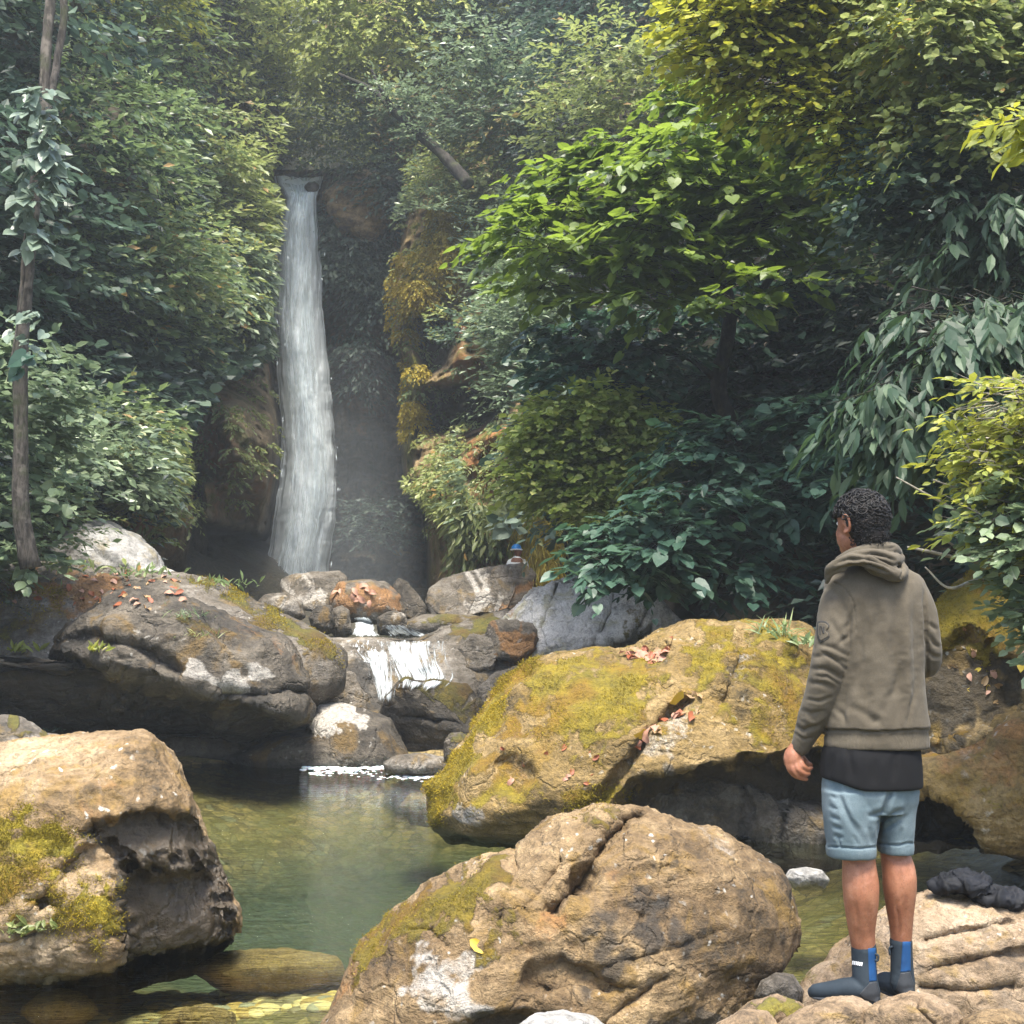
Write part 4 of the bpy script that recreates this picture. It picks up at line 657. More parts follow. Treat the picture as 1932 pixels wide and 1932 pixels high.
M_bark = bark_mat('grey_bark', (.030, .025, .02), (.11, .095, .078)); M_barkd = bark_mat('dark_bark', (.012, .011, .010), (.035, .03, .025)); M_twig = bark_mat('pale_twig_bark', (.20, .18, .14), (.36, .33, .27), moss=0); M_barkm = bark_mat('mossy_bark', (.03, .03, .018), (.08, .075, .05), 6, .7)
G = leaf_mat
F_hill = G('hillside_leaves', (.10, .14, .06), (.26, .32, .12), (.42, .46, .20), .5, .45, pos=.12)
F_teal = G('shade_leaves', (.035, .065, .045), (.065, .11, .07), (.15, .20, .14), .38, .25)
F_mid = G('green_leaves', (.07, .115, .05), (.155, .215, .08), (.30, .35, .16), .42, .3, dead=.02)
F_olive = G('olive_leaves', (.105, .135, .045), (.22, .26, .08), (.38, .39, .16), .45, .35, dead=.04)
F_yel = G('yellow_green_leaves', (.13, .165, .03), (.27, .31, .055), (.44, .42, .09), .45, .45, (.55, .55, .06))
F_pale = G('pale_feathery_leaves', (.28, .33, .09), (.46, .50, .14), (.56, .56, .20), .5, .55, (.70, .76, .22))
F_grey = G('grey_green_leaves', (.085, .125, .070), (.17, .23, .125), (.33, .39, .23), .35, .25)
F_blue = G('far_dark_leaves', (.05, .08, .062), (.10, .14, .10), (.20, .24, .17), .45, .25)
F_heart = G('heart_leaves', (.055, .095, .026), (.155, .225, .04), (.26, .34, .07), .45, .42, (.40, .56, .05), pos=.5)
F_broad = G('broad_and_shaded_crown_leaves', (.030, .075, .052), (.055, .115, .075), (.09, .16, .10), .45, .3, (.10, .22, .09))  # also the heart tree's lower crown, its shade put into the colour
F_lance = G('glossy_lance_leaves', (.030, .058, .034), (.060, .105, .058), (.11, .16, .09), .50, .3, (.14, .25, .08), spec=.3)
F_lime = G('lime_leaves', (.15, .20, .04), (.36, .44, .09), (.56, .56, .20), .5, .42, (.6, .7, .12))
F_gold = G('golden_leaves', (.10, .13, .025), (.26, .30, .045), (.5, .44, .06), .55, .5, (.66, .64, .06), spec=.3)
F_moss = G('hanging_moss', (.17, .13, .02), (.36, .28, .045), (.40, .36, .09), .8, .3, spec=.1)
F_vine = G('vine_leaves', (.15, .20, .15), (.22, .28, .21), (.34, .40, .32), .35, .25)
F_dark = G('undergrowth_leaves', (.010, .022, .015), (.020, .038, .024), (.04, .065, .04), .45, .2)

def W(poly, n, r=1.3, per=26, size=.16, dfn=d_left, **k):
    g = dict(poly=poly, n=n, r=r, per=per, size=size, dfn=dfn, L=size*3.2, nl=7); g.update(k); return g
GL, GR = 'trees and shrubs covering the wall beside the fall', 'trees and shrubs covering the wall across the ravine'
# background cover first: undergrowth nobody could count
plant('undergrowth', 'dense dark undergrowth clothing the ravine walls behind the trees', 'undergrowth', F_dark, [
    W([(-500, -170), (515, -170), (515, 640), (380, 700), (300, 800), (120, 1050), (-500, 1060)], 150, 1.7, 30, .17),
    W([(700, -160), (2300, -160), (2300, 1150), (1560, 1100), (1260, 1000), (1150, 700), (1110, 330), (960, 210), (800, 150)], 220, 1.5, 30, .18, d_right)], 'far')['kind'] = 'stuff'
plant('hillside_forest', 'forest of small crowns on the slope above the fall', 'forest', F_hill, [
    W([(-300, -500), (2300, -500), (2300, 60), (1300, 100), (900, 200), (780, 330), (500, 340), (300, 200), (-300, 100)], 230, 2.6, 34, .26, lambda u, v: d_hill(u, v)-1, scat=3)], 'far')['kind'] = 'stuff'
LW = [
 ('slim grey green tree at the top of the wall behind the forked trunk', F_mid, [(100, -120), (330, -120), (340, 80), (310, 190), (150, 190), (110, 60)], 20, 1.3, {}),
 ('yellow green crown catching the sun between two thin trunks', F_yel, [(225, -60), (340, -60), (360, 50), (330, 90), (250, 60)], 9, 1.2, {}),
 ('dull grey tree hung with bare lianas next to the thin pole trunk', F_olive, [(340, -120), (470, -120), (500, 180), (470, 290), (370, 260), (345, 100)], 22, 1.6, dict(size=.17)),
 ('green tree with bright leaf edges under the yellow green crown', F_mid, [(130, 170), (330, 180), (360, 330), (300, 430), (150, 420)], 24, 1.3, {}),
 ('flat layered yellow green bough leaning towards the lip of the fall', F_olive, [(350, 290), (430, 280), (500, 305), (495, 345), (440, 350), (360, 330)], 12, 1.1, dict(flat=.4)),
 ('olive shrub right beside the lip of the fall', F_olive, [(390, 340), (490, 345), (498, 430), (480, 500), (420, 470)], 16, 1.1, dict(size=.19)),
 ('broad green shrub in the middle of the wall with pale leaf tips', F_mid, [(120, 430), (330, 420), (350, 560), (300, 690), (180, 640), (110, 540)], 30, 1.3, {}),
 ('small olive tree standing out from the middle of the wall', F_olive, [(300, 430), (400, 400), (430, 560), (350, 650), (290, 580)], 16, 1.1, {}),
 ('fringe of drooping leaves along the edge of the fall halfway up', F_grey, [(400, 470), (482, 500), (484, 600), (490, 690), (430, 660), (400, 560)], 24, 1.2, dict(size=.2, droop=.4)),
 ('bluish shaded shrub low in the middle of the wall', F_teal, [(180, 640), (350, 640), (400, 720), (340, 820), (220, 800), (150, 720)], 26, 1.2, dict(size=.17)),
 ('creeper with rounded leaves hanging over the bare stone buttress', F_teal, [(340, 640), (485, 680), (500, 740), (460, 770), (410, 760), (370, 840), (330, 780)], 18, 1.0, dict(size=.2, droop=.3)),
 ('tangled grey green bush above the sloping grey shelf', F_grey, [(70, 790), (180, 780), (240, 850), (260, 920), (240, 950), (130, 940), (70, 900)], 24, .9, dict(size=.13)),
 ('light olive shrub sprawling beside the stone buttress', F_olive, [(190, 800), (280, 790), (330, 860), (340, 940), (300, 980), (250, 930)], 20, .9, dict(size=.13, droop=.35)),
 ('dark tree in the deep shade behind the vine covered trunk', F_teal, [(-250, -150), (90, -150), (100, 200), (60, 420), (-250, 420)], 28, 1.5, {}),
 ('dark shrub behind the lower half of the vine covered trunk', F_teal, [(-250, 420), (130, 430), (160, 680), (110, 790), (-250, 760)], 26, 1.2, {}),
 ('fern tuft leaning out over the shelf with long arching fronds', F_mid, [(95, 760), (180, 770), (230, 800), (200, 830), (110, 810)], 6, .6, dict(size=.18, L=1.0, nl=14, flat=.3, tpl='far')),
]
for lb, mt, pl, n, r, kw in LW:
    kw = dict(kw); kw.pop('tpl', None); plant('shrub' if 'tree' not in lb and 'crown' not in lb else 'tree', lb, 'shrub' if 'tree' not in lb and 'crown' not in lb else 'tree', mt, [W(pl, n, r*.8, 30, kw.pop('size', .15)*1.35, d_left, **dict(dict(off=.8, flat=.55, upw=.8, outw=.7, scat=1.6), **kw))], 'round' if mt is F_teal else 'far', GL)
plant('shrub', 'large leaved climber smothering the foot of the vine covered trunk', 'shrub', F_grey, [W([(-120, 640), (50, 640), (90, 720), (110, 860), (80, 1000), (60, 1070), (-120, 1060)], 26, .4, 24, .14, 15.6, off=0)], 'round', GL)
plant('shrub', 'low bush on the end of the long mossy ledge', 'shrub', F_mid, [W([(-200, 960), (60, 950), (140, 1010), (90, 1060), (-200, 1070)], 18, .5, 26, .11, 16.5, off=0)], 'far', GL)
UP = [
 ('bright feathery crown right above the fall', F_pale, [(470, -60), (640, -80), (800, -60), (860, 60), (780, 130), (620, 110), (500, 100)], 34, 1.8, lambda u, v: 38.5+0*u, dict(size=.24, droop=.4, nl=10, L=1.2)),
 ('small feathery crown below the bright one', F_pale, [(530, 110), (640, 110), (680, 150), (600, 180), (520, 170)], 9, 1.3, lambda u, v: 41+0*u, dict(size=.24, droop=.4, nl=10)),
 ('dark hollow thicket straight above the lip of the fall', F_blue, [(510, 170), (640, 180), (650, 260), (620, 330), (520, 330)], 14, 1.6, lambda u, v: 45+0*u, dict(size=.22)),
 ('yellowish scrub on the ledge over the lip of the fall', F_olive, [(530, 230), (630, 220), (660, 270), (600, 300), (540, 280)], 8, 1.1, lambda u, v: 43+0*u, dict(size=.2)),
 ('rounded grey green bush beside the lip of the fall', F_grey, [(640, 180), (720, 160), (800, 250), (770, 330), (680, 330), (630, 290)], 18, 1.5, lambda u, v: 40+0*u, dict(size=.2)),
 ('pale green crown leaning in front of the mossy branch', F_pale, [(680, 120), (760, 90), (830, 130), (800, 180), (700, 180)], 10, 1.4, lambda u, v: 40+0*u, dict(size=.22)),
 ('dark blue green canopy above the leaning mossy branch', F_blue, [(770, 30), (900, -40), (1060, -40), (1100, 80), (1000, 150), (860, 130)], 30, 1.6, lambda u, v: 38+0*u, dict(size=.22)),
 ('grey green crown spotted with sunlit leaves above the ochre cliff', F_grey, [(860, 130), (960, 110), (1050, 170), (1070, 280), (960, 300), (890, 260)], 26, 1.3, lambda u, v: 34.5+0*u, dict(size=.2)),
 ('dark crown at the top of the picture beside the golden boughs', F_teal, [(1060, -80), (1330, -80), (1360, 60), (1250, 140), (1110, 130)], 24, 1.4, lambda u, v: 31+0*u, dict(size=.2)),
 ('sunlit olive crown behind the heart leaved tree', F_olive, [(1070, 150), (1200, 120), (1310, 150), (1280, 240), (1150, 290), (1080, 260)], 20, 1.2, lambda u, v: 28+0*u, dict(size=.18)),
]
for lb, mt, pl, n, r, df, kw in UP: plant('tree' if 'crown' in lb or 'canopy' in lb else 'shrub', lb, 'tree' if 'crown' in lb or 'canopy' in lb else 'shrub', mt, [W(pl, n, r, 34, kw.pop('size'), df, off=.5, **kw)], 'far', 'trees high on the slope above the fall')
RW = [
 ('sunlit bush hanging over the top of the ochre cliff', F_olive, [(800, 290), (900, 290), (950, 340), (900, 380), (820, 370)], 18, .8, d_right, dict(size=.17, droop=.3)),
 ('tuft of pale round leaves on the corner of the ochre cliff', F_grey, [(745, 390), (800, 340), (850, 400), (810, 470), (770, 500)], 14, .9, d_right, dict(size=.18)),
 ('silvery shrub growing across the middle of the ochre cliff', F_grey, [(920, 420), (1000, 350), (1080, 450), (1060, 600), (990, 640), (950, 560), (930, 500)], 34, .8, d_right, dict(size=.19)),
 ('dark shrub overhanging the two caves in the cliff', F_teal, [(850, 610), (960, 640), (1010, 700), (960, 740), (880, 720)], 14, .9, d_right, dict(size=.17)),
 ('brown green creeper between the caves in the cliff', F_olive, [(790, 620), (860, 610), (920, 680), (900, 740), (830, 720)], 9, .7, d_right, dict(size=.15)),
 ('sheet of small creepers below the caves in the cliff', F_olive, [(785, 800), (860, 800), (880, 900), (860, 960), (780, 940), (770, 870)], 22, .8, d_right, dict(size=.15, droop=.3)),
 ('shady creeper on the cliff behind the yellow bush', F_grey, [(930, 830), (1010, 800), (1020, 960), (950, 960)], 14, .8, d_right, dict(size=.17)),
 ('bank of strap leaved ferns above the white topped rock', F_olive, [(830, 970), (900, 950), (970, 930), (950, 985), (915, 1030), (860, 1060), (830, 1020)], 24, .6, d_right, dict(size=.26, droop=.5)),
 ('curtain of dark leaves hanging on the wall beside the falling water', F_blue, [(605, 400), (680, 400), (735, 470), (740, 560), (735, 640), (690, 560), (620, 520)], 30, .8, lambda u, v: 40+0*u, dict(size=.22, droop=.5)),
 ('few straggling creepers low on the wall beside the falling water', F_blue, [(650, 640), (690, 620), (700, 760), (660, 720)], 5, .5, lambda u, v: 40+0*u, dict(size=.2, droop=.5)),
 ('little green patch growing at the wet foot of the wall', F_blue, [(640, 965), (740, 960), (760, 1020), (690, 1030), (640, 1010)], 8, .8, lambda u, v: 40+0*u, dict(size=.16)),
 ('dark creepers trailing over the brown rock at the top of the fall', F_blue, [(690, 330), (780, 330), (790, 400), (750, 420), (710, 380)], 9, .6, lambda u, v: 38.5+0*u, dict(size=.2, droop=.4)),
]
for lb, mt, pl, n, r, df, kw in RW: plant('shrub', lb, 'shrub', mt, [W(pl, n, r, 30, kw.pop('size'), df, off=.6, **kw)], 'lance' if 'fern' in lb else 'far', GR)
for lb, mt, pl, n, df in [('thin scatter of small yellowing creepers over the bulge of the ochre cliff', F_olive, BARE[1], 26, d_right), ('small creepers dotted round the caves of the ochre cliff', F_mid, [(780, 640), (900, 640), (990, 730), (960, 800), (850, 810), (770, 790)], 22, d_right), ('small ferns dotted over the lower ochre cliff', F_olive, [(780, 810), (960, 790), (1000, 950), (880, 960), (800, 1040), (790, 950)], 34, d_right),
                      ('mossy creepers hanging on the bare brown buttress', F_olive, [(380, 740), (460, 700), (520, 700), (520, 860), (450, 960), (390, 940), (300, 1020), (350, 850)], 30, d_left)]:
    plant('creeper', lb, 'plant', mt, [dict(poly=pl, n=n, dfn=df, r=.22, per=12, size=.12, nl=7, L=.22, droop=.5, spread=1.0, upw=.5, outw=.9, jit=.7, off=.2, scat=.1)], 'far', GR if df is d_right else GL)
for lb, pl, n, df in [('golden moss trailing down the bulge of the ochre cliff', [(850, 380), (900, 400), (870, 470), (830, 560), (800, 600), (770, 640), (738, 620), (732, 540), (780, 470)], 34, d_right), ('strip of golden moss on the edge between the cave and the falling water', [(768, 670), (790, 690), (782, 800), (775, 860), (760, 800)], 8, d_right), ('orange roots and moss hanging in a tuft beside the climber', [(1012, 970), (1030, 970), (1030, 1020), (1026, 1090), (1012, 1090)], 8, lambda u, v: 26.6+0*u)]:
    if 'roots' in lb: plant('hanging_moss', lb, 'moss', F_moss, [dict(poly=pl, n=n, dfn=df, r=.30, per=70, size=.20, nl=5, L=.22, droop=1.2, spread=.5, upw=.3, outw=1, jit=.8, off=.4)], 'blade', GR)
    else: plant('hanging_moss', lb, 'moss', F_moss, [dict(poly=pl, n=n, dfn=df, r=.34, per=60, size=.10, nl=7, L=.24, droop=.6, spread=1.0, upw=.4, outw=1, jit=.9, off=.2, scat=.2)], 'far', GR)

plant('big_leaved_plant', 'plant with a few huge pale leaves between the ferns and the climber', 'plant', F_vine, [dict(poly=[(925, 985), (950, 975), (955, 1005), (930, 1010)], n=2, dfn=25.4, r=.08, per=3, size=.34, nl=1, L=.1, droop=.3, off=0, upw=.8, outw=.9, jit=.3), dict(poly=[(965, 965), (990, 965), (990, 990), (968, 990)], n=2, dfn=25.2, r=.08, per=2, size=.36, nl=1, L=.1, droop=.2, off=0, upw=.8, outw=.9, jit=.3)], 'heart', big=10)
# vine covered trunk
root = plant('vine_clad_tree', 'tall pale trunk climbed by a vine of big round leaves', 'tree', F_vine, [dict(poly=[(60, 165), (85, 170), (105, 230), (108, 340), (85, 400), (65, 480), (40, 430), (42, 330), (60, 240)], n=22, dfn=13.8, r=.10, per=6, size=.17, nl=2, L=.10, droop=.5, off=.0, scat=.15, back=.2), dict(poly=[(25, 590), (90, 580), (70, 650), (35, 690)], n=8, dfn=13.7, r=.12, per=3, size=.13, nl=2, L=.1, droop=.5, off=0, scat=.15, back=.2)], 'heart', None,
    [('trunk', [(95, -140, 14.4), (90, 60, 14.3), (75, 240, 14.2), (60, 400, 14.2), (50, 560, 14.2), (38, 700, 14.2), (36, 900, 14.2), (60, 1075, 14.3)], [.058, .060, .064, .070, .078, .078, .085, .12]),
     ('trunk', [(128, -140, 14.9), (118, 60, 14.8), (98, 170, 14.6), (80, 260, 14.3)], [.045, .045, .048, .045]),
     ('stem', [(78, 130, 14.05), (72, 250, 14.05), (50, 430, 14.0), (45, 520, 14.0), (28, 640, 14.0), (15, 720, 14.0)], [.012, .012, .012])], M_bark, tuple(P(60, 1080, 14.3)), part='vine_foliage', big=230, width=.8)
plant('climber_plant', 'one bright green pair of big leaves on the lower trunk', 'plant', F_broad, [dict(poly=[(28, 672), (62, 668), (62, 705), (30, 710)], n=2, dfn=13.5, r=.05, per=3, size=.19, nl=1, L=.05, droop=.6, off=0, upw=.3, outw=1)], 'heart', big=6)
plant('slender_tree', 'thin dark pole trunk rising through the canopy with lianas', 'tree', F_olive, [W([(370, -160), (450, -160), (450, -60), (380, -60)], 5, 1, 20, .2, 34)], 'far', None, [('trunk', [(425, -120, 34), (412, 60, 34), (402, 180, 34.2), (396, 300, 34.5)], [.13, .13, .12])]+[('liana', [(x, -100, 33.5), (x+a, 120, 33.4), (x+b, 300, 33.6)], [.03, .025, .02]) for x, a, b in ((384, -6, 2), (372, 2, -6), (440, -10, -22), (352, 4, 8))], M_bark)
plant('slender_tree', 'short bare trunk section on the wall beside the fall', 'tree', F_mid, [W([(400, 520), (450, 520), (450, 600), (400, 600)], 3, .6, 12, .16, 31)], 'far', None, [('trunk', [(436, 420, 33), (445, 520, 33), (450, 620, 33.3)], [.10, .12, .12]), ('trunk', [(395, 330, 32), (398, 430, 32), (392, 500, 32.3)], [.10, .12, .12])], M_barkd)
plant('leaning_tree', 'dark mossy branch leaning down across the canopy above the cliff', 'tree', F_grey, [W([(690, 150), (760, 160), (830, 240), (800, 270), (720, 210)], 7, .3, 22, .14, 32.6, off=0)], 'far', None, [('trunk', [(888, 348, 31.5), (850, 308, 31.9), (800, 260, 32.3), (745, 212, 32.6), (700, 170, 33), (640, 140, 33.4)], [.17, .15, .13, .10, .07, .04]), ('branch', [(745, 212, 32.6), (720, 170, 32.4), (700, 130, 32.4)], [.08, .05, .03])], M_barkd)

# heart leaved tree
dH = lambda u, v: 17.2-(u-950)/600*1.5+(v-300)/600*-.6
HG = dict(size=.135, nl=7, L=.40, dfn=dH, droop=.25, upw=1.2, outw=.3, jit=.38, off=.2, flat=.30, shell=.2)
HR = [dict(HG, poly=[(950, 480), (1010, 420), (1040, 300), (1120, 290), (1230, 240), (1330, 175), (1420, 180), (1520, 210), (1620, 270), (1640, 400), (1400, 430), (1200, 450), (1030, 500)], n=66, r=.46, per=14, scat=2.2),
      dict(HG, poly=[(940, 490), (1060, 500), (1250, 450), (1500, 400), (1540, 520), (1400, 600), (1200, 590), (1000, 570)], n=30, r=.46, per=12, scat=2.2),
     ]
plant('heart_leaved_tree', 'spreading tree of bright lime heart shaped leaves over the ravine', 'tree', F_heart, HR, 'heart', None,
    [('trunk', [(1395, 900, 17.0), (1375, 810, 16.8), (1352, 720, 16.6), (1372, 640, 16.4), (1375, 560, 16.3), (1330, 490, 16.2), (1290, 420, 16.1)], [.13, .12, .11, .10, .08, .06, .03]),
     ('branch', [(1375, 600, 16.4), (1440, 540, 16.2), (1500, 450, 15.9), (1540, 360, 15.8)], [.07, .05, .035, .015]), ('branch', [(1352, 720, 16.6), (1310, 680, 16.4), (1240, 660, 16.2), (1150, 640, 16.1)], [.06, .05, .03, .015]),
     ('branch', [(1365, 580, 16.3), (1290, 530, 16.2), (1200, 510, 16.3), (1100, 480, 16.6), (1010, 480, 16.8)], [.06, .05, .04, .03, .012]), ('branch', [(1290, 530, 16.2), (1230, 440, 16.1), (1160, 370, 16.2), (1090, 330, 16.4)], [.045, .035, .025, .01]),
     ('branch', [(1330, 490, 16.2), (1350, 400, 16.0), (1360, 300, 15.9), (1370, 230, 15.9)], [.04, .03, .02, .01]), ('branch', [(1215, 860, 16.3), (1222, 800, 16.3), (1212, 745, 16.3)], [.05, .045, .03])], M_barkd, tuple(P(1395, 960, 17)), twigs=True, big=300, width=1.0)
plant('shrub_and_shaded_crown', 'broad teal shrub and the shaded lower crown of the heart leaved tree, coloured darker', 'shrub', F_broad, [dict(HG, size=.13, poly=[(1080, 600), (1300, 560), (1600, 540), (1640, 700), (1500, 800), (1250, 740)], n=34, r=.42, per=14, scat=1.0, dfn=18.4), dict(HG, size=.12, poly=[(1000, 650), (1060, 610), (1150, 640), (1240, 640), (1260, 720), (1150, 740), (1030, 720)], n=15, r=.34, per=13, scat=1.2, dfn=17.0), dict(HG, poly=[(1110, 1040), (1200, 980), (1330, 910), (1440, 930), (1560, 900), (1590, 980), (1500, 1020), (1440, 1060), (1330, 1130), (1220, 1110), (1130, 1070)], n=30, r=.40, per=17, scat=1.2, size=.13, dfn=lambda u, v: 14.6+0*u),  # upper patches are the heart tree's shaded leaves, painted darker
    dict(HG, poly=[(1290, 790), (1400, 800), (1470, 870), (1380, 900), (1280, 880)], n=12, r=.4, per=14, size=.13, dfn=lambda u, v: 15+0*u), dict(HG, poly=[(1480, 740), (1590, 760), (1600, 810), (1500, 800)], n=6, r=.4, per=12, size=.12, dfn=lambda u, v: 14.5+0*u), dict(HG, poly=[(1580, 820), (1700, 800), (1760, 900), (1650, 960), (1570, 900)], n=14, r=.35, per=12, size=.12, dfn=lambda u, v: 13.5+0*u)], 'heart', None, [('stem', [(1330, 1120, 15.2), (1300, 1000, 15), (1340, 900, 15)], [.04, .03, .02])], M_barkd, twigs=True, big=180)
plant('shrub', 'sunny yellow green bush leaning over the climber', 'shrub', F_lime, [W([(1000, 800), (1080, 770), (1200, 780), (1260, 860), (1200, 920), (1130, 975), (1070, 965), (1010, 920), (1010, 870)], 84, .30, 24, .095, lambda u, v: 16.2+0*u, off=.1, droop=.2), W([(1080, 740), (1160, 750), (1150, 800), (1090, 800)], 8, .3, 20, .10, 16, off=0), W([(1130, 800), (1230, 810), (1220, 900), (1140, 930)], 8, .3, 20, .10, 16, off=0)], 'round', None, [], M_bark)
plant('shrub', 'grey green bush between the heart leaved tree and the ochre cliff', 'shrub', F_grey, [W([(950, 560), (1060, 560), (1040, 640), (1000, 780), (960, 800), (950, 700)], 20, .45, 30, .16, lambda u, v: 25.5+0*u, off=.2)], 'far', GR)
plant('shrub', 'mid green thicket around the trunk of the heart leaved tree', 'shrub', F_teal, [W([(1060, 700), (1200, 760), (1400, 740), (1560, 560), (1640, 620), (1600, 800), (1400, 880), (1250, 960), (1100, 1000), (1060, 850)], 56, .6, 26, .18, lambda u, v: 19.2+0*u, off=.2)], 'round', GR)
plant('shrub', 'small leaved dark shrub behind the crown of the heart leaved tree', 'shrub', F_mid, [W([(1500, 240), (1640, 300), (1700, 420), (1640, 560), (1520, 520), (1500, 400)], 26, .9, 26, .16, lambda u, v: 18+0*u, off=.2)], 'far', GR)
plant('golden_bough_tree', 'overhanging boughs of golden backlit leaves reaching in from above', 'tree', F_gold, [W([(1330, -60), (1560, -80), (1640, 60), (1560, 150), (1560, 250), (1440, 190), (1350, 130)], 38, .42, 34, .09, 12.3, off=0, droop=.3, flat=.5), W([(1560, 130), (1720, 160), (1700, 280), (1600, 320), (1540, 260)], 12, .34, 26, .085, 12.3, off=0, droop=.3)], 'round', None,
    [('branch', [(2050, -120, 11.2), (1850, -40, 11.6), (1740, 40, 11.9), (1640, 90, 12.1), (1500, 130, 12.3)], [.07, .05, .035, .02, .01]), ('branch', [(1850, -40, 11.6), (1700, -20, 11.9), (1560, 20, 12.2), (1440, 40, 12.4)], [.04, .03, .02, .01]), ('branch', [(1740, 40, 11.9), (1660, 130, 12.1), (1580, 180, 12.2)], [.03, .02, .01])], M_barkd, twigs=True)
plant('tree', 'olive leaved bough filling the corner above the dark hollow', 'tree', F_olive, [W([(1640, -80), (2100, -100), (2100, 300), (1900, 330), (1760, 260), (1680, 120)], 44, .42, 34, .09, 11.5, off=0, droop=.3)], 'round', None, [], M_barkd)
plant('tree', 'dim green crown in the shade under the olive bough', 'tree', F_teal, [W([(1680, 280), (2100, 300), (2100, 560), (1900, 560), (1760, 520), (1660, 420)], 40, .42, 32, .095, 12, off=0)], 'round', None, [], M_barkd)
plant('lance_leaved_tree', 'tree with layered sprays of long glossy drooping leaves', 'tree', F_lance, [dict(poly=[(1720, 590), (1800, 580), (2050, 580), (2050, 740), (1900, 770), (1830, 840), (1760, 840), (1720, 800), (1660, 770), (1720, 700), (1780, 650)], n=38, dfn=9.3, r=.34, per=9, size=.175, nl=9, L=.34, droop=.75, spread=.7, upw=1, outw=.5, jit=.3, off=0, flat=.45), dict(poly=[(1790, 380), (2050, 380), (2050, 560), (1850, 520)], n=14, dfn=11.5, r=.4, per=8, size=.17, nl=8, L=.34, droop=.75, spread=.7, off=0, flat=.45)], 'lance', None,
    [('branch', [(2150, 700, 9.0), (1950, 640, 9.2), (1800, 600, 9.3), (1700, 590, 9.4)], [.05, .035, .02, .008]), ('branch', [(2150, 800, 9.0), (1900, 760, 9.3), (1760, 770, 9.3), (1640, 790, 9.3)], [.05, .03, .018, .008])], M_barkd, twigs=True, big=300, width=1.15)
plant('shrub', 'yellow green shrub with bare grey twigs over the tall mossy rock', 'shrub', F_yel, [W([(1900, 770), (2100, 700), (2100, 1000), (1950, 980), (1890, 920), (1860, 860)], 30, .22, 22, .075, 7.9, off=0, droop=.2), W([(1850, 985), (1900, 960), (2100, 1000), (2100, 1150), (1990, 1140), (1950, 1060), (1900, 1020)], 10, .12, 14, .08, 7.7, off=0)], 'lance', None,
    [('twig', [(1960, 1020, 7.9), (1850, 985, 7.8), (1780, 950, 7.75), (1690, 900, 7.7)], [0.0180, 0.0120, 0.0090, 0.0045]), ('twig', [(1930, 1060, 7.9), (1850, 1060, 7.8), (1760, 1042, 7.7), (1712, 1032, 7.7)], [0.0180, 0.0135, 0.0105, 0.0060]), ('twig', [(1850, 1060, 7.8), (1800, 1030, 7.75), (1770, 1010, 7.7)], [0.0105, 0.0075, 0.0045]),
     ('twig', [(1950, 1100, 7.9), (1850, 1095, 7.8), (1790, 1110, 7.7), (1745, 1070, 7.7)], [0.0150, 0.0120, 0.0090, 0.0045]), ('twig', [(1950, 960, 7.9), (1860, 940, 7.8), (1800, 920, 7.7), (1760, 905, 7.7)], [0.0150, 0.0105, 0.0075, 0.0045])], M_twig, twigs=True, width=1.5)
plant('shrub', 'grey green small leaved bush tumbling over the tall mossy rock', 'shrub', F_grey, [W([(1880, 950), (1940, 900), (2100, 940), (2100, 1220), (1990, 1200), (1960, 1120), (1930, 1040), (1890, 1010)], 34, .14, 18, .075, 7.8, off=0), W([(1925, 1150), (2100, 1150), (2100, 1230), (1950, 1220)], 7, .10, 16, .075, 7.9, off=0)], 'round', None, [], M_bark, twigs=True)
plant('leafy_sprig', 'sprig of bright yellow leaves poking in close to the camera', 'branch', F_gold, [dict(poly=[(1850, 195), (1932, 170), (1990, 190), (1990, 300), (1930, 290), (1870, 270)], n=9, dfn=5.0, r=.05, per=4, size=.085, nl=4, L=.10, droop=.3, off=0, scat=.15)], 'lance', None, [('stem', [(2050, 200, 5.0), (1960, 215, 5), (1880, 235, 5), (1835, 245, 5)], [.006, .005, .003, .002])], M_bark, big=120, width=1.4)
print('leaves', NLEAF)
# ------------------------------------------------------------------ the man on the stones
YM = 4.6
def Q(px, py, dy=0.0): return P(px, py, YM+dy)
PXM = YM/FOC                                                   # metres per picture unit at the man
def loft(rings, n=40, pw=2.2, sub_=5, Y0=YM):
    """rings (cx, py, dy, halfwidth px, halfdepth m) stacked from top to bottom -> closed mesh"""
    r = spline(rings, (len(rings)-1)*sub_+1); th = np.linspace(0, 2*np.pi, n, endpoint=False); c, s = np.cos(th), np.sin(th)
    ex = np.sign(c)*np.abs(c)**(2/pw); ey = np.sign(s)*np.abs(s)**(2/pw); cen = P(r[:, 0], r[:, 1], Y0+r[:, 2])
    v = cen[:, None]+np.stack([ex[None]*r[:, 3:4]*Y0/FOC, ey[None]*r[:, 4:5], 0*ex[None]*r[:, 3:4]], -1)
    v = v.reshape(-1, 3); q = grid_faces(n, len(r), True); f = np.concatenate([q[:, [0, 1, 2]], q[:, [0, 2, 3]]]); k = len(r)*n
    v = np.concatenate([v, cen[:1], cen[-1:]]); i = np.arange(n)
    f = np.concatenate([f, np.stack([np.full(n, k), (i+1) % n, i], 1), np.stack([np.full(n, k+1), (len(r)-1)*n+i, (len(r)-1)*n+(i+1) % n], 1)]); return v, f
def tubeQ(pts, rad, n=20, k=6, Y0=YM, ends=True):
    """round limb through (px, py, dy), radii in metres, with rounded ends"""
    p = P(np.array([a[0] for a in pts], float), np.array([a[1] for a in pts], float), Y0+np.array([a[2] for a in pts], float))
    return tube_w(p, rad, n, k, ends)
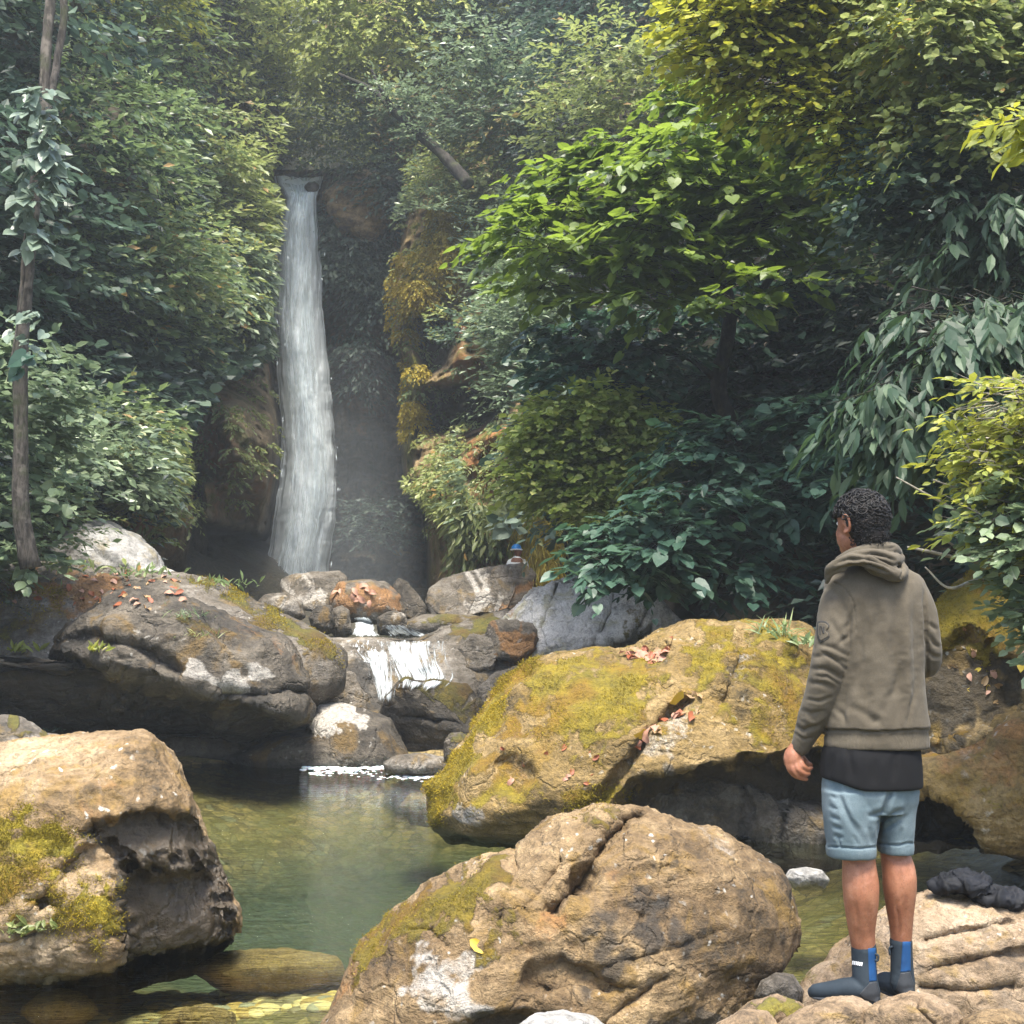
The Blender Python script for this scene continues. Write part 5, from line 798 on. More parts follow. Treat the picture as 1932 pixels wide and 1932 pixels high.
def tube_w(p, rad, n=20, k=6, ends=True):
    a = spline(np.concatenate([p, np.asarray(rad, float)[:, None]], 1), (len(p)-1)*k+1); c, r = a[:, :3], a[:, 3]
    if ends:
        for s_ in (0, -1):
            d = nrmz(c[s_]-c[1 if s_ == 0 else -2]); q = [(.5, .87), (.87, .5), (1.0, .12)]; ext = np.array([c[s_]+d*r[s_]*x for x, _ in q]); er = np.array([r[s_]*y for _, y in q])
            if s_ == 0: c = np.concatenate([ext[::-1], c]); r = np.concatenate([er[::-1], r])
            else: c = np.concatenate([c, ext]); r = np.concatenate([r, er])
    return tube_arrays(c, r, n)
def ellip(cen, rad, axes=None, s=4):
    v, f = ico(s); v = v*np.asarray(rad)
    if axes is not None: v = v@np.asarray(axes)
    return v+np.asarray(cen), f
def remesh(parts, vox, smooth=6, k=.5):
    """weld closed shapes into one continuous surface -> verts, quads"""
    v, f = merge(parts); m = mesh_np('tmp', v, f); o = bpy.data.objects.new('tmp', m); COL.objects.link(o)
    md = o.modifiers.new('r', 'REMESH'); md.mode = 'VOXEL'; md.voxel_size = vox; md.use_smooth_shade = True
    dg = bpy.context.evaluated_depsgraph_get(); dg.update(); e = bpy.data.meshes.new_from_object(o.evaluated_get(dg))
    vv = np.empty(len(e.vertices)*3); e.vertices.foreach_get('co', vv); vv = vv.reshape(-1, 3); ln = np.empty(len(e.polygons), np.int32); e.polygons.foreach_get('loop_total', ln)
    li = np.empty(len(e.loops), np.int32); e.loops.foreach_get('vertex_index', li); assert (ln == 4).all(); q = li.reshape(-1, 4)
    bpy.data.objects.remove(o); bpy.data.meshes.remove(m); bpy.data.meshes.remove(e)
    return lapl(vv, q, smooth, k), q
def lapl(v, q, it, k=.5):
    e = np.concatenate([q[:, [0, 1]], q[:, [1, 2]], q[:, [2, 3]], q[:, [3, 0]]]); e = np.concatenate([e, e[:, ::-1]]); cnt = np.bincount(e[:, 0], minlength=len(v))[:, None]
    for i in range(it):
        avg = np.stack([np.bincount(e[:, 0], v[e[:, 1], j], len(v)) for j in range(3)], 1)/np.maximum(cnt, 1); kk = k if i % 2 == 0 else -k*.92 if it > 3 else k
        v = v+kk*(avg-v)
    return v
def tri(q): return np.concatenate([q[:, [0, 1, 2]], q[:, [0, 2, 3]]])
def qn(v, q): return vnormals(v, tri(q))
def sdline_t(line, u, v):
    line = np.asarray(line, float); seg = np.hypot(*(line[1:]-line[:-1]).T); cum = np.concatenate([[0], np.cumsum(seg)]); best = np.full(np.shape(u), 1e18); tb = np.zeros(np.shape(u))
    for i in range(len(line)-1):
        x0, y0 = line[i]; ex, ey = line[i+1]-line[i]; t = np.clip(((u-x0)*ex+(v-y0)*ey)/(ex*ex+ey*ey+1e-9), 0, 1); d = (u-x0-t*ex)**2+(v-y0-t*ey)**2
        m_ = d < best; best = np.where(m_, d, best); tb = np.where(m_, (cum[i]+t*seg[i])/cum[-1], tb)
    return np.sqrt(best), tb
def creases(v, q, lines, front=True):
    """press folds (px polyline, width px, depth m) into cloth; negative depth raises a ridge"""
    u, w = proj(v); n = qn(v, q); fr = sstep(.0, .35, -(n*nrmz(v-CAMP)).sum(1)); d = 0.0
    jx = 3*fbm(np.stack([u/16, w/16, 0*u], -1), 3, 3)
    for ln, wd, dep in lines:
        x, tl = sdline_t(ln, u+jx*.8, w+jx*.8); fd = np.sin(np.pi*np.clip(tl, 0, 1))**.7 if wd > 2 else 1.0
        d = d-dep*fd*.95*np.exp(-(x/(wd*1.25))**2)+dep*.30*fd*np.exp(-((x-2.3*wd)/(wd*1.3))**2)
    return v+n*(d*fr)[:, None]
def cloth(nm, col, col2, sc=900, rough=.9, bs=.25, sheen=.06, slub=1.0):
    t = NT(nm); co = t.coord(); w = t.noise(co, sc*.3, 2, .6); a = t.noise(co, 9, 5, .6); c = t.mix(t.ramp(a, .35, .65), col, col2); c = t.mix(t.ramp(w, .3, .7, .30*slub, 0), c, tuple(.5*x for x in col)); c = t.mix(t.ramp(t.noise(co, 3.5, 4, .6), .4, .7, 0, .35), c, tuple(.6*x for x in col))
    h = t.math('ADD', w, t.math('MULTIPLY', t.noise(co, 60, 4, .6), .6)); return t.done(t.pbr(c, rough, .2, t.bump(h, bs, .002), Sheen_Weight=sheen))
M_hood = cloth('taupe_sweat_cloth', (.084, .070, .050), (.114, .096, .070)); M_shirt = cloth('black_jersey', (.006, .006, .007), (.009, .009, .010), sheen=.0); M_short = cloth('light_blue_twill', (.098, .140, .160), (.145, .190, .212), bs=.35)
M_cloth = cloth('black_damp_cloth', (.006, .0065, .008), (.016, .017, .022), rough=.7, sheen=0)
t = NT('tanned_skin'); co = t.coord(); c = t.mix(t.ramp(t.noise(co, 14, 6, .6), .35, .65), (.24, .095, .050), (.33, .145, .080)); c = t.mix(t.ramp(t.noise(co, 160, 3, .6), .3, .6, .30, 0), c, (.17, .065, .038)); c = t.mix(t.ramp(t.noise(co, 30, 6, .7), .5, .68, 0, .45), c, (.40, .20, .13)); c = t.mix(t.ramp(t.noise(t.scale(co, (1, 1, .3)), 420, 2, .6), .60, .68, 0, .5), c, (.07, .03, .02))
M_skin = t.done(t.pbr(c, .5, .4, t.bump(t.noise(co, 220, 3, .6), .12, .002), Subsurface_Weight=.12, Subsurface_Scale=.02))
t = NT('black_curly_hair'); M_hair = t.done(t.pbr(t.mix(t.ramp(t.noise(t.coord(), 40, 4, .6), .4, .7), (.004, .0035, .0035), (.018, .014, .013)), .55, .3))
def flat(nm, col, rough=.6, spec=.4, n=200, b=.2):
    t = NT(nm); co = t.coord(); c = t.mix(t.ramp(t.noise(co, 12, 5, .65), .35, .65), col, tuple(min(1, 1.35*x) for x in col)); return t.done(t.pbr(c, rough, spec, t.bump(t.noise(co, n, 3, .6), b, .002)))
M_neo = flat('slate_neoprene', (.018, .026, .034), .75, .25); M_rub = flat('grey_rubber', (.026, .029, .033), .65, .3); M_blue = flat('blue_panel', (.003, .040, .125), .6); M_white = flat('white_print', (.75, .75, .75), .5); M_thr = flat('dark_thread', (.035, .032, .028), .8); M_eye = flat('eye_white', (.7, .7, .68), .2)

base = Q(1665, 1893); man = empty('person', tuple(base), 'man in a taupe hooded sweatshirt and light blue shorts standing with his back turned', 'person')
mo = np.array(base)
def child(name, vq, mat, parent=man, kind=None):
    v, q = vq; o = obj(name, mesh_np(name, v-mo, q), mat, parent)
    if kind: o['kind'] = kind
    return o
# head frame: he looks away and to his left
yaw = math.radians(28); hf = np.array([-math.sin(yaw), math.cos(yaw), -.10]); hf /= np.linalg.norm(hf); hr = np.cross(hf, [0, 0, 1.]); hr /= np.linalg.norm(hr); hu = np.cross(hr, hf)
HC = Q(1622, 984, .02); AX = np.array([hr, hf, hu])
def H(r, f, u): return HC+hr*r+hf*f+hu*u
body = [ellip(H(0, -.012, .0), (.078, .094, .088), AX), ellip(H(0, .045, -.045), (.058, .052, .078), AX), ellip(H(0, .062, -.085), (.036, .036, .034), AX), ellip(H(0, .02, -.06), (.062, .06, .06), AX),
        ellip(H(0, .104, -.028), (.012, .022, .020), AX, 3), ellip(H(0, .092, -.005), (.010, .014, .028), AX, 3), ellip(H(0, .088, -.062), (.024, .014, .012), AX, 3), ellip(H(0, .074, .022), (.036, .016, .010), AX, 3)]
for sg in (-1, 1):                                              # ears: rim, lobe and hollow
    rim = [H(sg*(.074+.004*math.sin(a)), -.012-.016*math.cos(a)-.004, -.012+.030*math.sin(a)) for a in np.linspace(-1.7, 3.3, 14)]
    rim = [x+hr*sg*.010-hf*.006 for x in rim]; body.append(tube_w(np.array(rim), [.0055]*14, 8, 2)); body.append(ellip(H(sg*.078, -.012, -.016), (.005, .014, .024), AX, 3)); body.append(ellip(H(sg*.080, -.008, -.042), (.006, .009, .010), AX, 3))
body += [tube_w(np.array([H(0, -.02, -.03), H(0, -.022, -.09), Q(1640, 1062, .03), Q(1650, 1090, .02)]), [.058, .055, .060, .075], 24, 6),
         loft([(1650, 1072, .03, 34, .05), (1650, 1100, .03, 66, .07), (1650, 1150, .03, 66, .085), (1652, 1260, .03, 62, .08), (1652, 1350, .03, 64, .085), (1648, 1440, .03, 68, .09), (1645, 1500, .03, 66, .09)])]
body += [tubeQ([(1606, 1118, .03), (1583, 1185, .01), (1569, 1255, .0), (1543, 1328, .03), (1509, 1402, .075), (1499, 1418, .085)], [.042, .040, .036, .034, .026, .025]),
         tubeQ([(1704, 1120, .03), (1734, 1190, .035), (1744, 1245, .07), (1725, 1240, .2), (1690, 1228, .30), (1672, 1222, .34)], [.05, .043, .038, .036, .027, .028])]
# legs: knee hollow, calf swelling, thin ankle
body += [tubeQ([(1616, 1480, .03), (1617, 1550, .01), (1619, 1606, .0), (1623, 1660, -.012), (1624.5, 1690, -.012), (1625, 1728, .0), (1626, 1757, .012), (1629, 1786, .02), (1630, 1804, .02), (1631, 1845, .015)], [.060, .058, .055, .062, .0615, .053, .0455, .0405, .033, .033], 28),
         tubeQ([(1682, 1480, .03), (1687, 1550, .04), (1687, 1600, .035), (1695.5, 1645, .02), (1697.5, 1675, .02), (1698.5, 1716, .03), (1700, 1752, .04), (1700, 1774, .045), (1701, 1792, .045), (1702, 1830, .045)], [.050, .050, .050, .058, .0575, .048, .0395, .0360, .029, .03], 28)]
for (a, b, w) in (((1605, 1612), (1608, 1650), .02), ((1634, 1612), (1640, 1650), .018), ((1672, 1605), (1680, 1640), .018), ((1700, 1600), (1712, 1640), .018)):
    pass
# near hand, half closed: palm, four fingers bent at each knuckle, thumb on the far side
body += [tubeQ([(1500, 1414, .085), (1497, 1424, .085), (1496, 1436, .083)], [.026, .033, .034], 16, 5), ellip(Q(1494, 1434, .083), (.030, .022, .030), None, 3), ellip(Q(1502, 1436, .078), (.030, .020, .026), None, 3)]
body += [tubeQ(p, r, 10, 4) for p, r in [
    ([(1484, 1432, .075), (1489, 1451, .068), (1500, 1464, .072), (1512, 1468, .08)], [.0105, .0095, .0088, .0078]),
    ([(1492, 1435, .068), (1497, 1454, .056), (1509, 1467, .060), (1521, 1470, .07)], [.0112, .0102, .0092, .008]),
    ([(1500, 1436, .064), (1506, 1452, .050), (1517, 1460, .056), (1526, 1460, .068)], [.0112, .0102, .0092, .008]),
    ([(1509, 1434, .066), (1515, 1445, .054), (1523, 1451, .062), (1531, 1449, .076)], [.0105, .0098, .0088, .0076]),
    ([(1508, 1424, .10), (1516, 1432, .118), (1523, 1440, .118), (1530, 1443, .108)], [.0125, .0118, .0105, .0085])]]
body += [tubeQ([(1672, 1222, .34), (1662, 1220, .37), (1655, 1219, .40)], [.030, .034, .030], 14, 4)]+[tubeQ([(1662+a, 1212+b, .40), (1654+a, 1212+b, .44), (1652+a, 1218+b, .465), (1657+a, 1224+b, .455)], [.0105, .0098, .009, .008], 10, 4) for a, b in ((-9, 0), (0, -3), (9, -2), (17, 3))]+[tubeQ([(1678, 1216, .37), (1686, 1210, .40), (1684, 1208, .43)], [.012, .011, .009], 10, 4)]
bv, bq = remesh(body, .0042, 4, .5)
bv = creases(bv, bq, [([(1600, 1622), (1620, 1628), (1645, 1624)], 2.2, .003), ([(1668, 1616), (1688, 1621), (1708, 1617)], 2.2, .003), ([(1625, 1640), (1627, 1680), (1626, 1715)], 4, .0035), ([(1698, 1632), (1700, 1668), (1699, 1705)], 4, .0035), ([(1612, 1700), (1618, 1745), (1620, 1780)], 3, .003), ([(1640, 1700), (1638, 1745), (1637, 1780)], 3, .003), ([(1691, 1690), (1694, 1735), (1695, 1768)], 2.6, .003), ([(1710, 1690), (1707, 1735), (1706, 1768)], 2.6, .003)]); bv = bv+qn(bv, bq)*(.0012*fbm(bv*26, 3, 4))[:, None]
u, w = proj(bv)
o_body = child('body', (bv, bq), M_skin)
for sg in (-1, 1): child('eye', tuple(ellip(H(sg*.027, .076, .004), (.011, .009, .008), AX, 3)), M_eye)
child('lips', tuple(ellip(H(0, .102, -.062), (.021, .007, .007), AX, 3)), flat('lips', (.35, .10, .08), .5))
# hair: short at the nape, loose curls on the crown
hv, hq_ = ico(6); hv = hv.copy(); loc_ = hv*np.array([.0845, .102, .097]); keep_u = loc_[:, 2]; keep_f = loc_[:, 1]
bump_ = .006*fbm(hv*7, 4, 5, .6, True)*sstep(-.03, .04, loc_[:, 2])+.002*fbm(hv*22, 3, 8); hw = HC+(loc_+hv*bump_[:, None])@AX-hf*.012
# keep the hair off the face and around the ear; the nape edge comes down to the collar
low = np.where(keep_f > .045, .035, np.where(keep_f > -.005, np.interp(keep_f, [-.005, .045], [-.005, .03]), -.094)); ok = keep_u > low
f_ = hq_[ok[hq_].all(1)]; child('hair', (hw, f_), M_hair)
nb = tube_w(np.array([H(0, -.036, .02), H(0, -.045, -.04), H(0, -.040, -.085)]), [.070, .066, .058], 28, 6); child('nape_hair', nb, M_hair)
cur = []
for i in range(2300):
    d = nrmz(RNG.normal(size=3)); 
    if d[2] < -.62 or (d[1] > .72 and d[2] < .35) or (d[2] < .25 and d[1] > .12) or (abs(d[0]) > .75 and abs(d[1]) < .3 and d[2] < .12): continue
    low_ = d[2] < .1
    c0 = HC-hf*.012+((d*np.array([.083, .100, .095]))@AX); nn = nrmz((d/np.array([.083, .1, .095]))@AX); s1 = nrmz(np.cross(nn, RNG.normal(size=3))); s2 = np.cross(nn, s1); R_ = RNG.uniform(.003, .007) if low_ else RNG.uniform(.006, .017); tt = np.linspace(0, RNG.uniform(4, 7), 9)[:, None]
    pts = c0+nn*(.002+.014*RNG.random()*max(d[2], .2))+s1*R_*np.cos(tt)+s2*R_*np.sin(tt)+nn*R_*.5*np.sin(tt*.7); cur.append(tube_arrays(pts, np.interp(np.arange(9), [0, 4, 8], [.0018, .0026, .0010]), 5))
bk = nb[0][(nb[0]-HC)@hf < .0]
for p0 in bk[RNG.integers(0, len(bk), 900)]:
    ax_ = H(0, -.04, float((p0-HC)@hu)); nn = nrmz(p0-ax_); s1 = nrmz(np.cross(nn, RNG.normal(size=3))); tt = np.linspace(0, 1, 5)[:, None]; cur.append(tube_arrays(p0+RNG.normal(0, .004, 3)+s1*.010*tt+nn*(.001+.005*np.sin(tt*3)), [.0014, .0018, .0018, .0014, .0006], 4))
o = child('hair_curls', merge(cur), M_hair, kind='stuff')

# hooded sweatshirt
torso = [loft([(1652, 1062, .03, 42, .07), (1650, 1074, .03, 64, .085), (1649, 1088, .03, 84, .10), (1649, 1110, .03, 93, .115), (1651, 1150, .03, 92, .125), (1653, 1210, .03, 88, .128), (1653, 1280, .03, 89, .125), (1653, 1335, .03, 93, .130), (1653, 1366, .03, 97.5, .136), (1653, 1376, .03, 94, .128), (1653, 1384, .03, 94, .129), (1653, 1400, .03, 96.5, .131), (1653, 1410, .03, 96, .130)], 48, 2.3),
         tubeQ([(1596, 1108, .03), (1583, 1145, .01), (1577, 1200, -.005), (1566, 1258, -.005), (1549, 1318, .02), (1532, 1362, .055), (1520, 1388, .070), (1511, 1408, .078)], [.060, .067, .070, .066, .060, .052, .040, .033], 28),
         tubeQ([(1714, 1108, .03), (1733, 1150, .03), (1743, 1200, .04), (1747, 1244, .07), (1738, 1250, .14), (1712, 1240, .24), (1684, 1228, .31)], [.060, .060, .056, .055, .052, .045, .036], 24)]
hv_, hq2 = remesh(torso, .0048, 10, .5)
LNS = [([(1692, 1098), (1690, 1150), (1691, 1230), (1694, 1310), (1692, 1372)], 9, .012), ([(1668, 1110), (1660, 1180), (1652, 1290)], 13, .004), ([(1722, 1120), (1726, 1200), (1730, 1330)], 7, .006), ([(1712, 1110), (1711, 1200), (1716, 1360)], 6, -.005),
       ([(1616, 1130), (1626, 1180), (1624, 1250), (1608, 1310)], 7, .010), ([(1625, 1120), (1640, 1190), (1640, 1260)], 6, .005), ([(1612, 1140), (1604, 1170), (1590, 1195)], 4, .007), ([(1612, 1160), (1600, 1200), (1578, 1222)], 4, .006),
       ([(1533, 1240), (1560, 1236), (1600, 1252)], 4, .007), ([(1530, 1262), (1558, 1262), (1592, 1282)], 4, .008), ([(1524, 1290), (1548, 1288), (1575, 1300)], 4, .006), ([(1542, 1215), (1570, 1222), (1604, 1240)], 4, .005), ([(1560, 1160), (1585, 1200), (1600, 1228)], 5, .004),
       ([(1512, 1340), (1530, 1346), (1562, 1340)], 4, .006), ([(1498, 1366), (1516, 1378), (1548, 1366)], 3.5, .010), ([(1500, 1382), (1518, 1394), (1540, 1390)], 2.5, .005), ([(1510, 1355), (1535, 1362), (1565, 1352)], 3, -.004),
       ([(1750, 1195), (1762, 1215), (1774, 1222)], 3, .008), ([(1748, 1225), (1760, 1238), (1776, 1240)], 3, .008), ([(1752, 1175), (1768, 1190)], 3, .006), ([(1742, 1110), (1746, 1160), (1748, 1230), (1750, 1290)], 2.5, .010),
       ([(1640, 1110), (1655, 1160), (1650, 1220)], 9, .006), ([(1712, 1250), (1690, 1300), (1660, 1350)], 7, .006), ([(1600, 1330), (1630, 1345), (1670, 1372)], 6, .006), ([(1728, 1300), (1716, 1340), (1712, 1374)], 4, .006), ([(1640, 1240), (1632, 1300), (1640, 1372)], 8, .006), ([(1545, 1225), (1575, 1246), (1600, 1266)], 2.6, .007), ([(1536, 1275), (1560, 1276), (1585, 1292)], 2.4, .006), ([(1520, 1318), (1545, 1322), (1570, 1314)], 2.6, .006), ([(1556, 1376), (1600, 1379), (1650, 1380), (1700, 1378), (1752, 1376)], 1.8, .006), ([(1575, 1100), (1594, 1110), (1608, 1130), (1615, 1160), (1616, 1190)], 1.3, .0035), ([(1660, 1350), (1640, 1370)], 6, .004), ([(1600, 1290), (1590, 1340), (1580, 1376)], 7, .007), ([(1570, 1330), (1590, 1350), (1600, 1376)], 4, .004)]
hv_ = creases(hv_, hq2, LNS); nn = qn(hv_, hq2); uu, ww = proj(hv_)
rib = (ww > 1379) & (ww < 1416); hv_ = hv_+nn*(.0022*fbm(hv_*np.array([9, 9, 4.5]), 3, 12, .5, True)+.0045*fbm(hv_*np.array([5, 5, 2.2]), 3, 15)+.0016*fbm(hv_*18, 3, 19, .55, True)-.0008*rib*np.cos(uu*2.2))[:, None]
hoodie = child('sweatshirt', (hv_, hq2), M_hood)
hb = BVHTree.FromPolygons([tuple(x) for x in hv_], hq2.tolist())
# the hood, thrown back in soft rolls
rolls = [tubeQ([(1584, 1056, -.02), (1602, 1048, -.045), (1625, 1042, -.06), (1650, 1037, -.06), (1680, 1036, -.03), (1690, 1042, .03)], [.014, .020, .025, .028, .026, .022], 18),
         tubeQ([(1560, 1092, -.03), (1566, 1073, -.07), (1590, 1061, -.095), (1618, 1056, -.11), (1645, 1063, -.12), (1672, 1076, -.12), (1693, 1086, -.10), (1704, 1078, -.06), (1697, 1062, -.02)], [.010, .016, .019, .020, .020, .021, .021, .018, .016], 18),
         tubeQ([(1572, 1068, -.05), (1595, 1056, -.08), (1622, 1050, -.09), (1652, 1050, -.09), (1678, 1056, -.08), (1694, 1056, -.04)], [.013, .018, .022, .026, .026, .020], 18),
         tubeQ([(1560, 1098, -.04), (1570, 1082, -.07), (1592, 1071, -.09)], [.008, .009, .011], 14), tubeQ([(1655, 1074, -.10), (1680, 1088, -.11), (1698, 1090, -.09)], [.014, .017, .014], 14),
         tubeQ([(1640, 1046, -.05), (1652, 1066, -.08), (1680, 1080, -.08)], [.026, .034, .028], 18), tubeQ([(1585, 1058, .02), (1590, 1070, .09), (1630, 1082, .15), (1680, 1068, .12), (1697, 1054, .02)], [.018, .022, .026, .024, .02], 16)]
rv, rq = remesh(rolls, .0042, 6, .5)
rv = creases(rv, rq, [([(1572, 1066), (1600, 1056), (1630, 1052), (1668, 1063), (1692, 1078)], 3, .013), ([(1610, 1046), (1640, 1044), (1670, 1050), (1690, 1058)], 2.5, .014), ([(1578, 1076), (1605, 1066), (1640, 1066), (1680, 1082)], 2.6, .012), ([(1618, 1040), (1650, 1036), (1686, 1033)], 2, .003), ([(1602, 1058), (1626, 1060), (1650, 1070)], 2.5, .006), ([(1694, 1064), (1704, 1078), (1700, 1088)], 2, .006)])
rv = rv+qn(rv, rq)*(.003*fbm(rv*np.array([10, 10, 16]), 3, 5, .5, True))[:, None]
child('hood', (rv, rq), M_hood)
sh = loft([(1645, 1385, .03, 78, .110), (1644, 1410, .03, 88, .122), (1643, 1424, .03, 90.5, .130), (1643, 1450, .03, 92.5, .137), (1643, 1464, .03, 93, .138), (1643, 1468, .03, 90, .134)], 48, 2.5)
sv2, sq2 = remesh([sh], .006, 4); u2, w2 = proj(sv2); sv2[:, 2] -= sstep(1440, 1470, w2)*.030*sstep(1560, 1640, u2)*1.0
sv2 = creases(sv2, sq2, [([(1600, 1410), (1610, 1470)], 5, .006), ([(1690, 1410), (1684, 1475)], 5, .005), ([(1570, 1420), (1562, 1470)], 4, .005), ([(1650, 1430), (1648, 1480)], 6, .004)]); child('undershirt', (sv2, sq2), M_shirt)
# shorts
legs = [loft([(1641, 1446, .03, 80, .112), (1641, 1475, .03, 87, .122), (1642, 1505, .03, 87, .125), (1642, 1530, .03, 80, .115)], 48, 2.3),
        loft([(1605, 1490, .02, 52, .11), (1606, 1530, .01, 52, .108), (1606, 1562, .005, 48, .10), (1606, 1594, .0, 43, .092), (1606, 1597, .0, 44.5, .096), (1606, 1607, .0, 44.5, .096), (1606, 1615, .0, 43, .092)], 40, 2.3),
        loft([(1690, 1490, .04, 40, .105), (1689, 1530, .04, 34, .10), (1689, 1562, .04, 32, .095), (1689, 1588, .04, 30, .088), (1689, 1591, .04, 31, .09), (1689, 1600, .04, 31, .09), (1689, 1607, .04, 30, .088)], 40, 2.3)]
lv, lq = remesh(legs, .0048, 6)
lv = creases(lv, lq, [([(1680, 1470), (1679, 1500), (1670, 1525), (1661, 1552), (1657, 1580)], 4, .014), ([(1636, 1540), (1652, 1536), (1668, 1528)], 4, .009), ([(1576, 1480), (1590, 1520), (1612, 1560), (1630, 1590)], 5, .007), ([(1668, 1545), (1690, 1532), (1706, 1528)], 4, .009), ([(1660, 1570), (1682, 1556), (1700, 1546)], 4, .006),
     ([(1566, 1500), (1580, 1508)], 3, .004), ([(1564, 1520), (1582, 1528)], 3, .004), ([(1566, 1540), (1586, 1548)], 3, .005), ([(1570, 1558), (1590, 1566)], 3, .005), ([(1572, 1575), (1592, 1582)], 3, .005), ([(1592, 1500), (1606, 1540), (1624, 1560)], 3, -.004), ([(1640, 1560), (1645, 1595)], 3.5, .006), ([(1610, 1575), (1618, 1595)], 3, .005), ([(1582, 1582), (1586, 1596)], 2, .005), ([(1700, 1560), (1696, 1590)], 3, .004), ([(1712, 1500), (1708, 1560)], 4, .004),
     ([(1564, 1598), (1606, 1601), (1650, 1599)], 1.6, .006), ([(1658, 1592), (1690, 1594), (1720, 1591)], 1.6, .006)])
lv = lv+qn(lv, lq)*(.0025*fbm(lv*np.array([14, 14, 8]), 3, 25, .5, True))[:, None]; child('shorts', (lv, lq), M_short)

# things laid on cloth or neoprene: cut as flat shapes, then pressed onto the surface that is seen there
def decal(name, poly, tree, off, mat, parent, res=2.0, thick=.0012):
    poly = np.asarray(poly, float); lo, hi = poly.min(0), poly.max(0); xs = np.arange(lo[0], hi[0]+res, res); ys = np.arange(lo[1], hi[1]+res, res); g = [(x, y) for y in ys for x in xs if sdpoly(poly, np.array(x), np.array(y)) > res*.45]
    pts = []; n = len(poly)
    for i in range(n):
        a, b = poly[i], poly[(i+1) % n]; k = max(1, int(np.hypot(*(b-a))/res)); pts += [tuple(a+(b-a)*j/k) for j in range(k)]
    from mathutils.geometry import delaunay_2d_cdt
    allp = [Vector(p) for p in pts+g]; ed = [(i, (i+1) % len(pts)) for i in range(len(pts))]; v2, _, fs, *_ = delaunay_2d_cdt(allp, ed, [], 1, 1e-4)
    out = []; O = Vector(CAMP)
    for q in v2:
        d = Vector(ray(q[0], q[1])).normalized(); r = tree.ray_cast(O, d)
        if r[0] is None:
            r = tree.find_nearest(Vector(P(q[0], q[1], YM)))
        nrm = r[1] if r[1].dot(d) < 0 else -r[1]; out.append(r[0]+nrm*off)
    o = obj(name, mesh_np(name, np.array([tuple(x) for x in out])-mo, [tuple(f) for f in fs if len(f) == 3]), mat, parent)
    md = o.modifiers.new('thickness', 'SOLIDIFY'); md.thickness = thick; md.offset = 1; return o
BD = [(1543, 1173), (1549, 1171), (1558, 1172), (1564, 1177), (1565, 1183), (1561, 1188), (1560, 1191), (1564, 1195), (1565.5, 1201), (1562, 1206), (1554, 1210), (1549, 1214), (1545, 1209), (1542, 1200), (1541.5, 1186)]
bc = np.mean(BD, 0); bd = decal('arm_badge', BD, hb, .0016, M_thr, hoodie); decal('badge_face', [tuple(bc+(np.array(p)-bc)*.80) for p in BD], hb, .0032, M_hood, bd)
for s_ in ([(1548, 1181), (1550, 1181), (1550, 1198), (1548, 1198)], [(1550, 1181), (1552, 1181), (1556, 1194), (1554, 1196)], [(1554.5, 1182), (1556.5, 1182), (1556.5, 1196), (1554.5, 1196)]): decal('badge_letter', s_, hb, .0046, M_thr, bd, 1.0)

# neoprene boots
def boot(shaft, foot, sole, zsole, stripe, heel, toe, logo, strap):
    v, q = remesh([tubeQ(*shaft, 24, 5), tubeQ(*foot, 24, 6)]+[tubeQ(*s, 18, 4) for s in toe], .0042, 6); zf = zsole(v[:, 0], v[:, 1]) if callable(zsole) else zsole
    v[:, 2] = np.where(v[:, 2] < zf, zf+(v[:, 2]-zf)*.12, v[:, 2]); v = v+qn(v, q)*(.0012*fbm(v*30, 3, 3))[:, None]
    b = child('boot', (v, q), M_neo); tr_ = BVHTree.FromPolygons([tuple(x) for x in v], q.tolist())
    decal('blue_stripe', stripe, tr_, .0008, M_blue, b); decal('heel_patch', heel, tr_, .0010, M_rub, b)
    s0 = spline(np.array([Q(*a) for a in sole[0]]), 24); sv_, sf_ = tube_arrays(s0, np.interp(np.linspace(0, 1, 24), np.linspace(0, 1, len(sole[1])), sole[1]), 16); m_ = s0[:, 2].mean(); zz = np.repeat(s0[:, 2], 16); zz = np.concatenate([zz, s0[:1, 2], s0[-1:, 2]])
    sv_[:, 2] = zz+(sv_[:, 2]-zz)*.26; child('sole', (sv_, sf_), M_rub, b)
    for pl in logo: decal('print', pl, tr_, .0012, M_white, b, 1.0, .0006)
    for a, r in strap: child('pull_tab', tubeQ(a, r, 10, 3), M_neo, b)
    return b
z1 = float(Q(1640, 1897, .0)[2])
boot(([(1630, 1789, .02), (1630, 1815, .02), (1632, 1845, .015), (1636, 1872, .01)], [.044, .0425, .043, .046]), ([(1643, 1885, .0), (1625, 1868, .01), (1598, 1866, .03), (1568, 1869, .06), (1541, 1870, .09)], [.034, .042, .038, .033, .027]),
     ([(1648, 1896, .0), (1620, 1893, .015), (1590, 1885, .04), (1560, 1882, .07), (1537, 1880, .095)], [.034, .036, .038, .038, .024]), lambda x, y: z1+(0*x), [(1637.5, 1789), (1652.5, 1789), (1654, 1850), (1640, 1852)],
     [(1641, 1854), (1654, 1852), (1661, 1880), (1656, 1893), (1630, 1885), (1621, 1876)], [([(1545, 1870, .085), (1535, 1872, .10)], [.026, .022])],
     [[(1608+i*3.3+.8, 1813+i*.6), (1610.4+i*3.3+.8, 1813+i*.6), (1610+i*3.3, 1820+i*.5), (1607.6+i*3.3, 1820+i*.5)] for i in range(6)], [([(1651, 1800, -.01), (1657, 1803, -.01), (1656, 1812, -.01), (1652, 1812, -.01)], [.004]*4)])
z2 = float(Q(1705, 1885, .03)[2])
